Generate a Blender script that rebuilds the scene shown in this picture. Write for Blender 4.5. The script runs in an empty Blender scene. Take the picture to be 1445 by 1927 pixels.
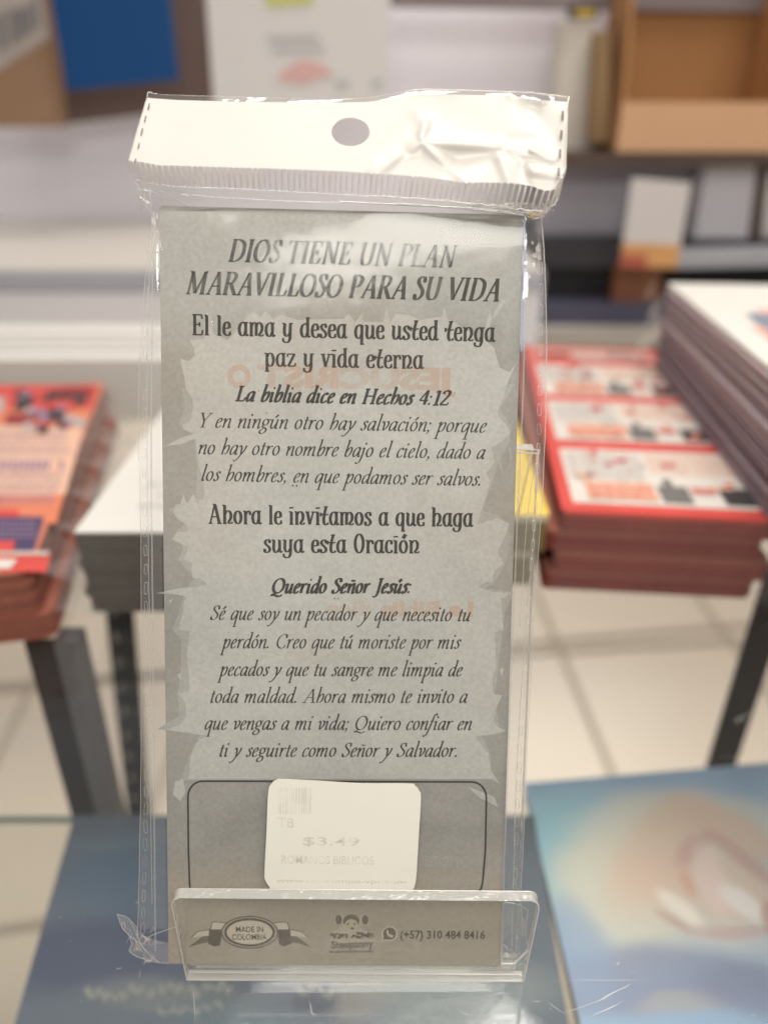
import bpy, bmesh, math, random
from mathutils import Vector, Matrix
from mathutils.geometry import delaunay_2d_cdt
random.seed(7)
sc = bpy.context.scene
C = sc.collection

# ------------------------------------------------------------------ camera, world, lamps, exposure
PITCH = math.radians(28.5)
CAM = Vector((0.0, 0.0, 0.2215))
PW, PH, FPX = 1445.0, 1927.0, 1392.0
cd = bpy.data.cameras.new("camera"); cam = bpy.data.objects.new("camera", cd); C.objects.link(cam)
cam.location = CAM; cam.rotation_euler = (math.pi / 2 - PITCH, 0, 0)
cd.sensor_fit = 'VERTICAL'; cd.sensor_height = 36.0; cd.sensor_width = 27.0
cd.lens = FPX / PH * 36.0; cd.clip_start = 0.01; cd.clip_end = 60
cd.dof.use_dof = True; cd.dof.focus_distance = 0.2; cd.dof.aperture_fstop = 5.0
sc.camera = cam

w = bpy.data.worlds.new("World"); sc.world = w; w.use_nodes = True
bg = w.node_tree.nodes["Background"]
bg.inputs[0].default_value = (1.0, 0.95, 0.97, 1); bg.inputs[1].default_value = 0.275

def lamp(name, loc, target, sx, sy, power, col):
    l = bpy.data.lights.new(name, 'AREA'); l.shape = 'RECTANGLE'; l.size = sx; l.size_y = sy
    l.energy = power; l.color = col
    o = bpy.data.objects.new(name, l); C.objects.link(o); o.location = loc
    o.rotation_euler = (Vector(target) - Vector(loc)).to_track_quat('-Z', 'Y').to_euler()
    return o
lamp("area_lamp", (0.25, 0.75, 1.75), (0.15, 0.65, 0), 1.3, 0.5, 23, (1.0, 0.95, 0.89))  # overhead panel on the shop ceiling
lamp("area_lamp", (0.015, -0.165, 0.565), (0.0, 0.17, 0.17), 0.34, 0.16, 2.75, (1.0, 0.97, 0.90))  # added key lamp close above the card, for its top-to-bottom falloff
lamp("area_lamp", (0.3, 3.3, 1.85), (0.3, 1.3, -0.72), 2.4, 0.5, 66, (1.0, 0.94, 0.86))  # unseen lamp added far back to brighten the floor
lamp("area_lamp", (0.9, -0.8, 1.5), (0.1, 0.3, 0.05), 0.9, 0.4, 6.5, (1.0, 0.92, 0.80))

sc.view_settings.view_transform = 'Standard'; sc.view_settings.look = 'None'
sc.view_settings.exposure = 0.16; sc.view_settings.gamma = 1.0; sc.view_settings.use_curve_mapping = False
cy = sc.cycles
cy.max_bounces = 12; cy.diffuse_bounces = 4; cy.glossy_bounces = 4; cy.transmission_bounces = 8
cy.transparent_max_bounces = 40; cy.use_denoising = True; cy.caustics_reflective = False; cy.caustics_refractive = False
cy.sample_clamp_indirect = 6.0

# ------------------------------------------------------------------ projection helpers
AX_R = Vector((1, 0, 0)); AX_F = Vector((0, math.cos(PITCH), -math.sin(PITCH))); AX_U = AX_R.cross(AX_F)
def ray(px, py):
    return AX_R * ((px - PW / 2) / FPX) + AX_U * ((PH / 2 - py) / FPX) + AX_F
def at_t(px, py, t): return CAM + ray(px, py) * t
def at_z(px, py, z):
    d = ray(px, py); return CAM + d * ((z - CAM.z) / d.z)
def at_y(px, py, y):
    d = ray(px, py); return CAM + d * ((y - CAM.y) / d.y)
def at_plane(px, py, p, n):
    d = ray(px, py); return CAM + d * ((p - CAM).dot(n) / d.dot(n))

# card plane (95 x 209 mm card, leaning back about 23 degrees)
LEAN, YAW, ROLL = 0.40571, 0.013219, 0.020711
CM = Matrix.Rotation(YAW, 3, 'Z') @ Matrix.Rotation(-LEAN, 3, 'X') @ Matrix.Rotation(ROLL, 3, 'Y')
EX, EN, EZ = CM @ Vector((1, 0, 0)), CM @ Vector((0, -1, 0)), CM @ Vector((0, 0, 1))
CARD0 = Vector((-0.014079, 0.124537, CAM.z - 0.215307))       # middle of the card's bottom edge
def on_card(px, py, off=0.0): return at_plane(px, py, CARD0 + EN * off, EN)
M_PX = 0.2 / FPX                                               # metres per photo pixel near the card

# ------------------------------------------------------------------ materials
def mat(name):
    m = bpy.data.materials.new(name); m.use_nodes = True
    return m, m.node_tree, m.node_tree.nodes, m.node_tree.links, m.node_tree.nodes["Principled BSDF"]
def solid(name, col, rough=0.6, var=0.12, scale=60.0, spec=0.4, bump=0.0, metal=0.0, detail=4):
    m, t, N, L, p = mat(name)
    tc = N.new('ShaderNodeTexCoord'); n = N.new('ShaderNodeTexNoise'); n.inputs['Scale'].default_value = scale
    n.inputs['Detail'].default_value = detail
    L.new(tc.outputs['Object'], n.inputs['Vector'])
    mx = N.new('ShaderNodeMix'); mx.data_type = 'RGBA'
    mx.inputs[6].default_value = tuple(c * (1 - var) for c in col) + (1,)
    mx.inputs[7].default_value = tuple(min(1, c * (1 + var)) for c in col) + (1,)
    L.new(n.outputs[0], mx.inputs[0]); L.new(mx.outputs[2], p.inputs['Base Color'])
    p.inputs['Roughness'].default_value = rough; p.inputs['Specular IOR Level'].default_value = spec
    p.inputs['Metallic'].default_value = metal
    if bump:
        b = N.new('ShaderNodeBump'); b.inputs['Strength'].default_value = bump; b.inputs['Distance'].default_value = 0.001
        L.new(n.outputs[0], b.inputs['Height']); L.new(b.outputs[0], p.inputs['Normal'])
    return m
def film(name, haze=0.04, gloss=1.0, rough=0.06, bump=0.3, bscale=60, tint=(0.98, 0.98, 0.98), ior=1.45, hazecol=(0.9, 0.9, 0.88)):
    """clear sheet: transparent, with its own fresnel reflection and a little milky scatter"""
    m, t, N, L, p = mat(name); N.remove(p)
    out = N["Material Output"]
    tr = N.new('ShaderNodeBsdfTransparent'); tr.inputs[0].default_value = tint + (1,)
    gl = N.new('ShaderNodeBsdfGlossy'); gl.inputs['Roughness'].default_value = rough
    gl.inputs['Color'].default_value = (1, 1, 1, 1)
    df = N.new('ShaderNodeBsdfDiffuse'); df.inputs[0].default_value = hazecol + (1,)
    tl = N.new('ShaderNodeBsdfTranslucent'); tl.inputs[0].default_value = hazecol + (1,)
    ad = N.new('ShaderNodeMixShader'); ad.inputs[0].default_value = 0.45
    L.new(df.outputs[0], ad.inputs[1]); L.new(tl.outputs[0], ad.inputs[2])
    m1 = N.new('ShaderNodeMixShader'); m1.inputs[0].default_value = haze
    L.new(tr.outputs[0], m1.inputs[1]); L.new(ad.outputs[0], m1.inputs[2])
    fr = N.new('ShaderNodeFresnel'); ge = N.new('ShaderNodeNewGeometry')      # same reflectance from either side of a thin sheet
    io = N.new('ShaderNodeMapRange'); io.inputs[3].default_value = ior; io.inputs[4].default_value = 1.0 / ior
    L.new(ge.outputs['Backfacing'], io.inputs[0]); L.new(io.outputs[0], fr.inputs['IOR'])
    ml = N.new('ShaderNodeMath'); ml.operation = 'MULTIPLY'; ml.inputs[1].default_value = gloss
    L.new(fr.outputs[0], ml.inputs[0])
    m2 = N.new('ShaderNodeMixShader'); L.new(ml.outputs[0], m2.inputs[0])
    L.new(m1.outputs[0], m2.inputs[1]); L.new(gl.outputs[0], m2.inputs[2]); L.new(m2.outputs[0], out.inputs[0])
    if bump:
        tc = N.new('ShaderNodeTexCoord'); n = N.new('ShaderNodeTexNoise'); n.inputs['Scale'].default_value = bscale
        n.inputs['Detail'].default_value = 3
        L.new(tc.outputs['Object'], n.inputs['Vector'])
        b = N.new('ShaderNodeBump'); b.inputs['Strength'].default_value = bump; b.inputs['Distance'].default_value = 0.002
        L.new(n.outputs[0], b.inputs['Height'])
        L.new(b.outputs[0], gl.inputs['Normal']); L.new(b.outputs[0], fr.inputs['Normal'])
    return m

def paper_mat(name, dark, light, blotch=28.0, fibre=900.0, warm=(0.36, 0.29, 0.21), wfac=0.35, zones=False):
    """mottled stone-grey print on matt paper"""
    m, t, N, L, p = mat(name)
    tc = N.new('ShaderNodeTexCoord')
    a = N.new('ShaderNodeTexNoise'); a.inputs['Scale'].default_value = blotch; a.inputs['Detail'].default_value = 6; a.inputs['Roughness'].default_value = 0.62
    a.inputs['Distortion'].default_value = 0.6
    f = N.new('ShaderNodeTexNoise'); f.inputs['Scale'].default_value = fibre; f.inputs['Detail'].default_value = 3
    h = N.new('ShaderNodeTexNoise'); h.inputs['Scale'].default_value = blotch * 0.7; h.inputs['Detail'].default_value = 2
    mp = N.new('ShaderNodeMapping'); mp.inputs['Location'].default_value = (3.1, 1.7, 0.4)
    L.new(tc.outputs['Object'], mp.inputs[0]); L.new(mp.outputs[0], h.inputs['Vector'])
    for n in (a, f): L.new(tc.outputs['Object'], n.inputs['Vector'])
    r = N.new('ShaderNodeValToRGB'); r.color_ramp.elements[0].position = 0.32; r.color_ramp.elements[1].position = 0.68
    r.color_ramp.elements[0].color = dark + (1,); r.color_ramp.elements[1].color = light + (1,)
    L.new(a.outputs[0], r.inputs[0])
    wr = N.new('ShaderNodeMapRange'); wr.inputs[1].default_value = 0.5; wr.inputs[2].default_value = 0.75; wr.inputs[4].default_value = wfac
    L.new(h.outputs[0], wr.inputs[0])
    mw = N.new('ShaderNodeMix'); mw.data_type = 'RGBA'; mw.inputs[7].default_value = warm + (1,)
    L.new(wr.outputs[0], mw.inputs[0]); L.new(r.outputs[0], mw.inputs[6])
    mr = N.new('ShaderNodeMapRange'); mr.inputs[3].default_value = 0.80; mr.inputs[4].default_value = 1.20
    L.new(f.outputs[0], mr.inputs[0])
    mm = N.new('ShaderNodeMix'); mm.data_type = 'RGBA'; mm.blend_type = 'MULTIPLY'; mm.inputs[0].default_value = 1
    L.new(mw.outputs[2], mm.inputs[6]); L.new(mr.outputs[0], mm.inputs[7])
    last = mm.outputs[2]
    if zones:                                     # printed design: pale cloudy field behind the title, warm brown foot
        sx = N.new('ShaderNodeSeparateXYZ'); L.new(tc.outputs['Object'], sx.inputs[0])
        wob = N.new('ShaderNodeMath'); wob.operation = 'MULTIPLY_ADD'; wob.inputs[1].default_value = 0.03
        L.new(a.outputs[0], wob.inputs[0]); L.new(sx.outputs[2], wob.inputs[2])
        for lo, hi, col, st in ((0.172, 0.190, (0.372, 0.366, 0.335), .75), (0.046, 0.030, (0.35, 0.295, 0.225), .6)):
            zr = N.new('ShaderNodeMapRange'); zr.inputs[1].default_value = lo; zr.inputs[2].default_value = hi; zr.inputs[4].default_value = st
            zr.interpolation_type = 'SMOOTHSTEP'; L.new(wob.outputs[0], zr.inputs[0])
            cm = N.new('ShaderNodeMix'); cm.data_type = 'RGBA'; cm.blend_type = 'MULTIPLY'; cm.inputs[0].default_value = 1
            cm.inputs[6].default_value = col + (1,); L.new(mr.outputs[0], cm.inputs[7])
            zm = N.new('ShaderNodeMix'); zm.data_type = 'RGBA'; L.new(zr.outputs[0], zm.inputs[0]); L.new(last, zm.inputs[6]); L.new(cm.outputs[2], zm.inputs[7])
            last = zm.outputs[2]
    L.new(last, p.inputs['Base Color'])
    p.inputs['Roughness'].default_value = 0.75; p.inputs['Specular IOR Level'].default_value = 0.25
    b = N.new('ShaderNodeBump'); b.inputs['Strength'].default_value = 0.12; b.inputs['Distance'].default_value = 0.0003
    L.new(f.outputs[0], b.inputs['Height']); L.new(b.outputs[0], p.inputs['Normal'])
    return m
def ink(name, col, fade=0.0, scale=45.0, lo=0.45, hi=0.62, base=0.0):
    """printing ink; 'fade' lets the paper show in noise patches, 'base' everywhere"""
    m, t, N, L, p = mat(name)
    p.inputs['Base Color'].default_value = col + (1,); p.inputs['Roughness'].default_value = 0.8
    p.inputs['Specular IOR Level'].default_value = 0.2
    if fade or base:
        tc = N.new('ShaderNodeTexCoord'); n = N.new('ShaderNodeTexNoise'); n.inputs['Scale'].default_value = scale; n.inputs['Detail'].default_value = 5
        L.new(tc.outputs['Object'], n.inputs['Vector'])
        mr = N.new('ShaderNodeMapRange'); mr.inputs[1].default_value = lo; mr.inputs[2].default_value = hi
        mr.inputs[3].default_value = base; mr.inputs[4].default_value = max(fade, base)
        L.new(n.outputs[0], mr.inputs[0])
        tr = N.new('ShaderNodeBsdfTransparent'); mx = N.new('ShaderNodeMixShader')
        L.new(mr.outputs[0], mx.inputs[0]); L.new(p.outputs[0], mx.inputs[1]); L.new(tr.outputs[0], mx.inputs[2])
        L.new(mx.outputs[0], N["Material Output"].inputs[0])
    return m

# ------------------------------------------------------------------ object helpers
def thing(name, label, cat, loc=(0, 0, 0), group=None):
    o = bpy.data.objects.new(name, None); o.empty_display_size = 0.02; C.objects.link(o)
    o.location = loc; o['label'] = label; o['category'] = cat
    if group: o['group'] = group
    return o
def rootof(o):
    v = Vector((0, 0, 0))
    while o is not None: v = v + o.location; o = o.parent
    return v
def build(name, verts, faces, mats, parent=None, fm=None, smooth=False, label=None, origin=None):
    base = rootof(parent) if parent is not None else Vector((0, 0, 0))
    org = Vector(origin) if origin is not None else (base if parent is not None else Vector((0, 0, 0)))
    me = bpy.data.meshes.new(name); me.from_pydata([tuple(Vector(v) - org) for v in verts], [], faces)
    for m in (mats if isinstance(mats, (list, tuple)) else [mats]): me.materials.append(m)
    if fm:
        for f, i in zip(me.polygons, fm): f.material_index = i
    if smooth:
        for f in me.polygons: f.use_smooth = True
    me.update()
    o = bpy.data.objects.new(name, me); C.objects.link(o)
    o.parent = parent; o.location = org - base
    if label: o['label'] = label
    return o
def tag(o, label, cat, group=None):
    o['label'] = label; o['category'] = cat
    if group: o['group'] = group
class MB:
    def __init__(s): s.v = []; s.f = []; s.m = []
    def add(s, vs, fs, m=0):
        k = len(s.v); s.v += [Vector(v) for v in vs]; s.f += [tuple(i + k for i in f) for f in fs]; s.m += [m] * len(fs)
    def prism(s, poly, d, m=0, me=None):
        """polygon (list of world points) extruded by vector d; side faces take material me"""
        n = len(poly); d = Vector(d); A = [Vector(p) for p in poly]; B = [p + d for p in A]
        s.add(A + B, [tuple(range(n))[::-1], tuple(range(n, 2 * n))], m)
        s.add(A + B, [(i, (i + 1) % n, n + (i + 1) % n, n + i) for i in range(n)], m if me is None else me)
    def box(s, lo, hi, m=0, rot=0.0, piv=None):
        x0, y0, z0 = lo; x1, y1, z1 = hi
        P = [Vector((x, y, z)) for z in (z0, z1) for x, y in ((x0, y0), (x1, y0), (x1, y1), (x0, y1))]
        if rot:
            c = Vector(piv) if piv else Vector(((x0 + x1) / 2, (y0 + y1) / 2, 0)); R = Matrix.Rotation(rot, 3, 'Z')
            P = [R @ (p - c) + c for p in P]
        s.add(P, [(3, 2, 1, 0), (4, 5, 6, 7), (0, 1, 5, 4), (1, 2, 6, 5), (2, 3, 7, 6), (3, 0, 4, 7)], m)
    def tube(s, pts, r, m=0, k=6, closed=False, up=None):
        pts = [Vector(p) for p in pts]; n = len(pts); rings = []
        for i, p in enumerate(pts):
            if closed: t = pts[(i + 1) % n] - pts[i - 1]
            else: t = pts[min(i + 1, n - 1)] - pts[max(i - 1, 0)]
            t.normalize(); a = (up or EN).cross(t)
            if a.length < 1e-5: a = Vector((1, 0, 0)).cross(t)
            a.normalize(); b = t.cross(a); rr = r[i] if isinstance(r, (list, tuple)) else r
            rings.append([p + (a * math.cos(2 * math.pi * j / k) + b * math.sin(2 * math.pi * j / k)) * rr for j in range(k)])
        fs = []
        for i in range(n if closed else n - 1):
            q = (i + 1) % n
            for j in range(k): fs.append((i * k + j, i * k + (j + 1) % k, q * k + (j + 1) % k, q * k + j))
        if not closed: fs += [tuple(range(k))[::-1], tuple(range((n - 1) * k, n * k))]
        s.add([v for rg in rings for v in rg], fs, m)
    def build(s, name, mats, parent=None, **kw): return build(name, s.v, s.f, mats, parent, fm=s.m, **kw)
def spline(pts, n=8, closed=False):
    out = []; N_ = len(pts)
    for i in range(N_ if closed else N_ - 1):
        p0 = pts[(i - 1) % N_] if (closed or i > 0) else pts[0]
        p1 = pts[i]; p2 = pts[(i + 1) % N_]
        p3 = pts[(i + 2) % N_] if (closed or i + 2 < N_) else pts[-1]
        for j in range(n):
            t = j / n
            out.append(tuple(0.5 * (2 * b + (c - a) * t + (2 * a - 5 * b + 4 * c - d) * t * t + (3 * b - a - 3 * c + d) * t ** 3)
                             for a, b, c, d in zip(p0, p1, p2, p3)))
    if not closed: out.append(tuple(pts[-1]))
    return out

# ------------------------------------------------------------------ pen-drawn alphabets (broad-nib strokes)
# stroke codes: s smooth curve, l straight, e ellipse (cx cy rx ry), d dot (cx cy r); optional *w scales the nib
BOWL = "s 53,84 44,98 34,97 18,78 11,40 15,8 26,2 40,22 53,62"
TAIL = "53,22 54,6 60,1 69,13"
ITALIC = {
 ' ': (46, ''), 'n': (72, "s*.7 2,80 9,94 16,97|l 16,100 16,0|s 16,42 30,82 44,98 53,92 54,72 54,22 55,6 61,1 70,13"),
 'i': (39, "s*.7 3,80 10,94 17,97|s 17,98 17,60 17,22 18,6 24,1 33,13|d 21,140 11"),
 'm': (111, "s*.7 2,80 9,94 16,97|l 16,100 16,0|s 16,42 29,82 41,98 49,92 50,72 50,40 50,0|s 50,42 63,82 76,98 85,92 86,72 86,22 87,6 93,1 102,13"),
 'u': (74, "s*.7 3,80 10,94 17,97|s 17,98 16,60 16,26 20,6 30,3 44,26 54,62|s 55,100 54,60 "+TAIL),
 'a': (70, BOWL+"|s 56,99 54,60 "+TAIL), 'd': (70, BOWL+"|s 57,176 55,100 54,60 "+TAIL+"|l*.6 42,170 58,177"),
 'q': (68, BOWL+"|l 56,99 54,-74|l*.55 38,-74 70,-74"),
 'g': (64, "e 31,66 20,32|s*.8 46,90 56,97 66,94|s 22,38 13,26 20,13 40,3 50,-18 40,-46 18,-54 3,-38 10,-16 28,2"),
 'o': (65, "e 32,50 22,48"), 'e': (55, "s 13,46 28,54 43,74 40,95 28,97 14,70 11,32 18,5 34,3 50,23"),
 'c': (54, "s 46,82 42,97 29,96 14,68 11,32 18,5 34,3 50,23|d 44,84 7"),
 's': (48, "s 43,80 36,98 22,92 19,74 30,54 37,34 31,8 16,1 6,20|d 41,84 5|d 8,18 5"),
 'r': (54, "s*.7 3,80 10,94 17,97|l 17,100 16,0|s 16,46 26,80 38,97 50,92|d 49,90 6"),
 't': (43, "s 22,132 20,70 19,22 21,5 27,1 38,14|l*.6 4,95 40,97"),
 'l': (37, "s 20,176 18,90 17,24 18,6 24,1 33,13|l*.6 6,170 21,177"),
 'b': (66, "s 20,176 17,90 15,40 16,12 24,2|l*.6 6,170 21,177|s 16,44 30,82 44,98 55,84 55,48 44,12 28,1 17,12"),
 'h': (68, "l 20,176 16,0|l*.6 6,170 21,177|s 16,42 30,82 45,98 57,84 57,46 48,14 36,2|d 37,5 5"),
 'p': (68, "s*.7 3,80 10,94 17,97|l 18,106 15,-74|l*.55 0,-74 31,-74|s 16,44 30,82 44,98 56,86 56,50 46,13 30,1 18,12"),
 'v': (60, "s*.7 2,80 8,96 15,94|s 14,97 21,74 23,36 25,2|s 25,2 43,28 53,62 51,90 42,98 38,92"),
 'y': (62, "s*.7 2,80 9,96 16,94|s 15,97 23,70 26,34 29,6|s 53,98 55,80 44,34 29,2 12,-40 -4,-64 -18,-62|d -15,-60 7|d 53,92 5"),
 'j': (36, "s*.7 3,80 10,94 17,97|s 17,98 16,40 13,-20 4,-58 -12,-72 -22,-62|d -20,-60 6|d 21,140 11"),
 'f': (42, "s 50,160 44,176 33,170 25,130 19,60 11,-10 2,-54 -12,-72 -22,-62|d 48,163 7|d -20,-60 6|l*.6 4,95 42,97"),
 'L': (84, "l 26,150 26,2|l*.6 8,150 46,150|l*.6 6,3 72,3|l*.6 72,2 80,40"),
 'H': (116, "l 26,150 26,2|l 90,150 90,2|l*.6 8,150 44,150|l*.6 8,2 44,2|l*.6 72,150 108,150|l*.6 72,2 108,2|l*.7 26,78 90,78"),
 'Y': (90, "l 16,150 46,70|l*.6 84,150 46,70|l 46,72 46,2|l*.6 2,150 34,150|l*.6 68,150 98,150|l*.6 28,2 64,2"),
 'Q': (114, "e 56,76 44,75|s*1.1 60,2 34,-4 14,-24 34,-20 60,-30 84,-34 104,-16"),
 'S': (74, "s 62,116 56,144 38,151 21,138 21,112 40,86 60,58 60,28 42,4 22,2 9,32|l*.5 62,152 63,112|l*.5 8,0 8,36"),
 'J': (58, "s 36,150 36,60 34,0 24,-34 4,-40|l*.6 16,150 56,150|d 4,-36 9"),
 'C': (96, "s 84,116 76,144 56,151 26,128 13,76 24,26 52,2 74,8 88,34|l*.5 84,152 85,112"),
 'A': (110, "l*.6 16,2 64,152|l 64,152 92,2|l*.6 32,56 84,56|l*.6 0,2 34,2|l*.6 72,2 110,2"),
 'D': (114, "l 26,150 26,2|s 24,149 58,148 92,124 99,78 90,32 58,4 24,3|l*.6 8,150 28,150|l*.6 8,2 28,2"),
 'I': (54, "l 27,150 27,2|l*.6 8,150 46,150|l*.6 8,2 46,2"), 'O': (114, "e 56,76 44,75"),
 'T': (94, "l 47,150 47,2|l*.7 6,148 88,148|l*.6 6,150 3,116|l*.6 88,150 91,116|l*.6 28,2 66,2"),
 'E': (90, "l 26,150 26,2|l*.7 8,149 74,149|l*.6 74,150 77,118|l*.7 26,78 58,78|l*.5 58,96 58,60|l*.7 8,3 74,3|l*.6 74,2 82,38"),
 'N': (118, "l*.62 26,150 26,2|l 26,150 94,2|l*.62 94,150 94,2|l*.6 6,150 30,150|l*.6 8,2 44,2|l*.6 76,150 112,150"),
 'U': (112, "s 26,150 26,90 27,44 38,10 60,1 82,12 91,46 92,90 92,150|l*.6 8,150 44,150|l*.6 76,150 108,150"),
 'P': (88, "l 26,150 26,2|s 24,149 54,149 76,136 77,108 60,78 26,74|l*.6 8,150 28,150|l*.6 8,2 46,2"),
 'R': (104, "l 26,150 26,2|s 24,149 54,149 76,136 77,110 60,82 26,78|l 50,80 92,2|l*.6 8,150 28,150|l*.6 8,2 44,2|l*.6 84,2 106,2"),
 'M': (142, "l*.62 26,150 20,2|l 26,150 68,6|l*.62 68,6 114,150|l 114,150 116,2|l*.6 8,150 28,150|l*.6 4,2 36,2|l*.6 112,150 132,150|l*.6 98,2 134,2"),
 'V': (102, "l 16,150 54,2|l*.62 54,2 92,150|l*.6 0,150 34,150|l*.6 76,150 106,150"),
 '4': (74, "l*.7 50,150 6,46|l*.8 6,46 72,46|l 52,150 52,2"), '1': (62, "l 38,150 38,2|l*.7 14,132 38,150|l*.6 16,2 60,2"),
 '2': (74, "s 12,116 20,142 40,150 58,136 58,106 36,58 8,6|l 8,6 64,6|l*.6 64,4 70,30"),
 '.': (30, "d 14,10 12"), ',': (30, "d 15,10 11|s*.7 20,8 18,-10 6,-28"), ':': (32, "d 14,11 12|d 14,86 12"),
 ';': (32, "d 15,86 11|d 15,10 11|s*.7 20,8 18,-10 6,-28"),
}
ABOWL = "s 52,84 44,98 34,99 18,84 11,50 17,14 32,2 44,10 52,34"
FANCY = {
 ' ': (44, ''), 'a': (72, ABOWL+"|l 53,99 53,4|l*.7 46,99 68,99|s*.8 53,4 62,2 72,12"),
 'm': (104, "l*.7 2,98 20,98|l 18,98 18,2|s 18,74 30,95 42,97 50,82 50,2|s 50,74 62,95 76,97 88,76 86,40 66,5|l*.8 66,4 94,4|l*.6 94,4 96,16|l*.6 6,2 32,2"),
 'n': (76, "l*.7 2,98 20,98|l 18,98 18,2|s 18,72 32,96 48,97 60,76 58,40 40,5|l*.8 40,4 68,4|l*.6 68,4 70,16|l*.6 6,2 32,2"),
 'h': (76, "l*.7 2,142 20,142|l 18,144 18,2|s 18,72 32,96 48,97 60,76 58,40 40,5|l*.8 40,4 68,4|l*.6 68,4 70,16|l*.6 6,2 32,2"),
 'l': (38, "l*.7 4,144 20,144|l 19,145 19,2|l*.7 6,2 34,2"),
 'e': (58, "l*.7 12,52 48,56|s 48,56 46,86 32,99 17,86 11,50 16,14 32,2 46,6 52,18|l*.6 52,4 52,32"),
 'E': (78, "l 18,148 18,2|l*.7 4,148 64,148|l*.6 64,148 66,118|l*.7 18,78 50,78|l*.6 50,94 50,62|l*.7 4,2 66,2|l*.6 66,2 70,36"),
 'y': (72, "l*.7 2,98 20,98|s 18,98 16,60 17,26 26,8 40,10 53,32|s 55,98 54,40 53,-4 44,-34 26,-40 8,-30|l*.7 8,-8 8,-34|l*.7 46,99 72,99"),
 'd': (72, ABOWL+"|l 53,144 53,4|l*.7 40,142 66,145|s*.8 53,4 62,2 72,12"),
 's': (54, "s 44,78 38,97 24,98 13,82 20,62 38,42 44,20 32,3 16,3 8,24|l*.6 45,98 45,72|l*.7 8,2 8,30"),
 'q': (70, ABOWL+"|l 53,99 53,-42|l*.7 42,-42 70,-40"),
 'u': (74, "l*.7 2,98 20,98|s 18,98 16,60 16,26 24,4 38,5 54,30|l 55,98 55,4|l*.7 44,98 55,98|s*.8 55,4 64,2 74,12"),
 't': (56, "s 38,138 26,80 22,30 30,4 44,4 54,16|l*.7 22,138 50,141|s*.8 0,74 12,82 32,76 54,84|l*.7 2,94 2,64"),
 'g': (70, ABOWL+"|s 53,98 53,30 52,-6 42,-34 24,-38 8,-30|l*.7 8,-8 8,-34|l*.7 46,99 70,99"),
 'p': (72, "l*.7 2,98 20,98|l 18,98 18,-38|l*.7 4,-38 34,-38|s 18,72 32,97 50,92 60,52 52,10 34,2 19,20"),
 'z': (62, "l*.8 8,96 54,96|l 52,97 12,4|l*.8 10,4 56,4|l*.6 8,97 6,74|l*.6 56,4 58,28"),
 'v': (66, "l 14,98 32,2|l*.62 32,2 54,98|l*.7 0,98 28,98|l*.7 42,98 68,98"),
 'i': (38, "l*.7 2,98 20,98|l 19,98 19,2|l*.7 6,2 34,2|l*1.3 4,128 34,130"),
 'r': (56, "l*.7 2,98 20,98|l 18,98 18,2|s 18,70 28,92 40,98 50,84|l*.8 50,90 50,68|l*.7 6,2 32,2"),
 'o': (66, "e 32,50 22,48"), 'c': (56, "s 46,70 45,90 32,99 17,86 11,50 16,14 32,2 44,8 52,24|l*.6 47,98 47,68"),
 'A': (92, "l*.62 12,2 42,148|l 44,148 74,2|l*.7 24,52 62,52|l*.6 0,2 28,2|l*.6 60,2 90,2|l*.6 30,148 46,148"),
 'O': (80, "e 39,74 27,73"),
}
ACC = {'ú': ('u', 'a'), 'ó': ('o', 'a'), 'é': ('e', 'a'), 'ñ': ('n', 't')}
def parse(font, ch):
    acc = None
    if ch in ACC: ch, acc = ACC[ch]
    adv, src = font[ch]; out = []
    parts = [p for p in src.split('|') if p]
    if acc == 'a': parts.append("l*1.5 %d,116 %d,148" % (adv * .44, adv * .44 + 18))
    if acc == 't': parts.append("s*.75 18,124 30,134 42,124 56,134")
    for p in parts:
        a = p.split(); k = a[0]; wf = 1.0
        if '*' in k: k, q = k.split('*'); wf = float(q)
        nums = [tuple(float(x) for x in z.split(',')) for z in a[1:]]
        if k == 'd': out.append(('d', a[1:], wf))
        else: out.append((k, nums, wf))
    return adv, out
def layout(font, text):
    x = 0; st = []
    for ch in text:
        adv, strokes = parse(font, ch)
        for k, pts, wf in strokes:
            if k == 'd':
                c = [float(v) for v in pts[0].split(',')]; st.append(('d', [(c[0] + x, c[1])], float(pts[1])))
            elif k == 'e':
                (cx, cyy), (rx, ry) = pts
                st.append(('c', [(x + cx + rx * math.sin(2 * math.pi * i / 26), cyy + ry * math.cos(2 * math.pi * i / 26)) for i in range(26)], wf))
            elif k == 's': st.append(('o', [(a + x, b) for a, b in spline(pts, 5)], wf))
            else:
                (xa, ya), (xb, yb) = pts
                st.append(('o', [(x + xa + (xb - xa) * i / 3, ya + (yb - ya) * i / 3) for i in range(4)], wf))
        x += adv
    return st
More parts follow.
